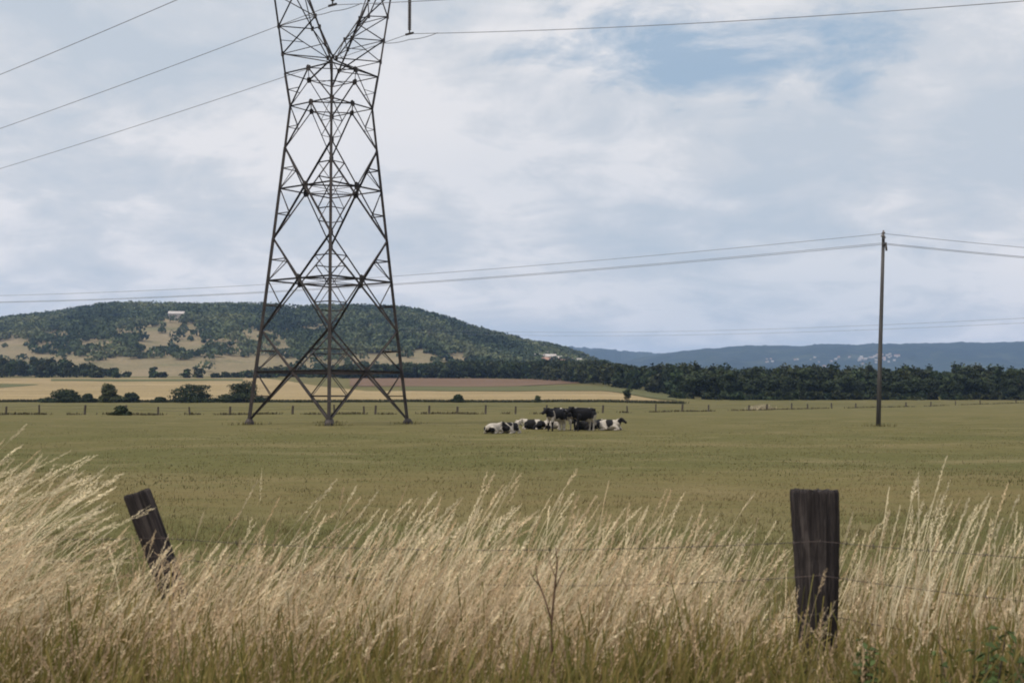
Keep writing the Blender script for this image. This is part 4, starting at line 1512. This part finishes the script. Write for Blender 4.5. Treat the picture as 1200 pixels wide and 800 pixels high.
# ------------------------------------------------------------------ haze
hz_ = MB()
hz_.box((0, 4400, 198), (19000, 9800, 404))
ho = hz_.build('haze', None)
hm = bpy.data.materials.new('haze'); hm.use_nodes = True
nt = hm.node_tree
for nd in list(nt.nodes):
    if nd.type != 'OUTPUT_MATERIAL': nt.nodes.remove(nd)
pv = N(nt, 'ShaderNodeVolumePrincipled')
pv.inputs['Color'].default_value = (0.40, 0.60, 1.0, 1)
pv.inputs['Density'].default_value = 0.000078
pv.inputs['Anisotropy'].default_value = 0.2
nt.links.new(pv.outputs[0], nt.nodes['Material Output'].inputs['Volume'])
ho.data.materials.append(hm)
tag(ho, 'thin blue summer haze over the whole landscape', 'haze', kind='stuff')

# ------------------------------------------------------------------ sky and sun
SUN_EL, SUN_AZ = math.radians(56), math.radians(-128)       # azimuth clockwise from +Y: behind and to the left
W = bpy.data.worlds.new('World'); SC.world = W; W.use_nodes = True
nt = W.node_tree
bg = nt.nodes['Background']
sky = N(nt, 'ShaderNodeTexSky', sky_type='NISHITA')
sky.sun_disc = False
sky.sun_elevation = SUN_EL
sky.sun_rotation = SUN_AZ
sky.air_density = 1.0; sky.dust_density = 1.5; sky.ozone_density = 1.0
tc = N(nt, 'ShaderNodeTexCoord')
sep = N(nt, 'ShaderNodeSeparateXYZ'); nt.links.new(tc.outputs['Generated'], sep.inputs[0])
zc = math_node(nt, 'ADD', math_node(nt, 'MAXIMUM', sep.outputs['Z'], 0.0), 0.26)
cmb = N(nt, 'ShaderNodeCombineXYZ')
nt.links.new(math_node(nt, 'DIVIDE', sep.outputs['X'], zc), cmb.inputs[0])
nt.links.new(math_node(nt, 'DIVIDE', sep.outputs['Y'], zc), cmb.inputs[1])
CP = cmb.outputs[0]
def cp(px_, py_):
    a, b_, c_ = ray(px_, py_); d = Vector((a, b_, c_)).normalized(); zz = max(d.z, 0) + 0.26
    return d.x / zz, d.y / zz
n1 = noise(nt, mapping(nt, CP, (1, 1, 1), (4.3, 1.7, 0.0)), 1.75, 10, 0.60, 0.4)
n2 = noise(nt, mapping(nt, CP, (1.0, 1.2, 1), (9.1, 3.2, 2.0)), 5.0, 10, 0.62, 0.5)
n3 = noise(nt, mapping(nt, CP, (1, 1, 1), (2.0, 5.0, 1.0)), 0.7, 4, 0.5)
k = 10.0
grey = (0.440 * k, 0.480 * k, 0.525 * k); bright = (0.640 * k, 0.632 * k, 0.638 * k); mid_ = (0.510 * k, 0.530 * k, 0.558 * k)
f = math_node(nt, 'ADD', math_node(nt, 'MULTIPLY', n1, 0.64), math_node(nt, 'MULTIPLY', n2, 0.36))
cloud = ramp(nt, f, [(0.40, grey), (0.48, mid_), (0.56, bright)])
# break in the cloud towards the upper right where clear sky shows
gx, gy = cp(785, 55)
dx = math_node(nt, 'MULTIPLY', math_node(nt, 'SUBTRACT', math_node(nt, 'DIVIDE', sep.outputs['X'], zc), gx), 2.3)
dy = math_node(nt, 'MULTIPLY', math_node(nt, 'SUBTRACT', math_node(nt, 'DIVIDE', sep.outputs['Y'], zc), gy), 4.6)
dist = math_node(nt, 'SQRT', math_node(nt, 'ADD', math_node(nt, 'MULTIPLY', dx, dx), math_node(nt, 'MULTIPLY', dy, dy)))
dist = math_node(nt, 'ADD', dist, math_node(nt, 'MULTIPLY', math_node(nt, 'SUBTRACT', f, 0.5), 4.2))
gapf = ramp(nt, dist, [(0.18, (0.9,) * 3), (0.62, (0, 0, 0))])
thin_ = ramp(nt, n3, [(0.30, (0.30,) * 3), (0.5, (0, 0, 0))])
gapf = mix(nt, 1.0, gapf, thin_, 'LIGHTEN')
clear = mix(nt, 0.15, (0.27 * k, 0.365 * k, 0.465 * k), sky.outputs[0])
col = mix(nt, gapf, cloud, clear)
# brighter overcast overhead
mr = N(nt, 'ShaderNodeMapRange'); nt.links.new(sep.outputs['Z'], mr.inputs[0])
mr.inputs[1].default_value = 0.33; mr.inputs[2].default_value = 1.0; mr.inputs[3].default_value = 1.0; mr.inputs[4].default_value = 1.9
col = mix(nt, 1.0, col, mr.outputs[0], 'MULTIPLY')
nt.links.new(col, bg.inputs['Color'])
bg.inputs['Strength'].default_value = 0.10

sl = bpy.data.lights.new('sun', 'SUN')
sl.energy = 2.2; sl.angle = math.radians(10); sl.color = (1.0, 0.95, 0.87)
so = bpy.data.objects.new('sun', sl); COL.objects.link(so)
sd = Vector((math.sin(SUN_AZ) * math.cos(SUN_EL), math.cos(SUN_AZ) * math.cos(SUN_EL), math.sin(SUN_EL)))
so.rotation_euler = sd.to_track_quat('Z', 'Y').to_euler()
so.location = (0, 0, 60)

# ------------------------------------------------------------------ camera
cam = bpy.data.cameras.new('camera'); co = bpy.data.objects.new('camera', cam); COL.objects.link(co)
cam.sensor_width = 36; cam.lens = 36 * F / 1200
cam.clip_start = 0.1; cam.clip_end = 30000
co.location = (0, 0, CAMZ); co.rotation_euler = (math.pi / 2 + PITCH, 0, 0)
cam.dof.use_dof = True; cam.dof.focus_distance = 45; cam.dof.aperture_fstop = 5.6
SC.camera = co
SC.view_settings.view_transform = 'Standard'
SC.view_settings.look = 'None'
SC.view_settings.exposure = 0.38
SC.view_settings.gamma = 1.0
SC.view_settings.use_curve_mapping = False
SC.cycles.max_bounces = 6
SC.cycles.filter_width = 1.9
SC.cycles.volume_bounces = 1
SC.cycles.use_denoising = True
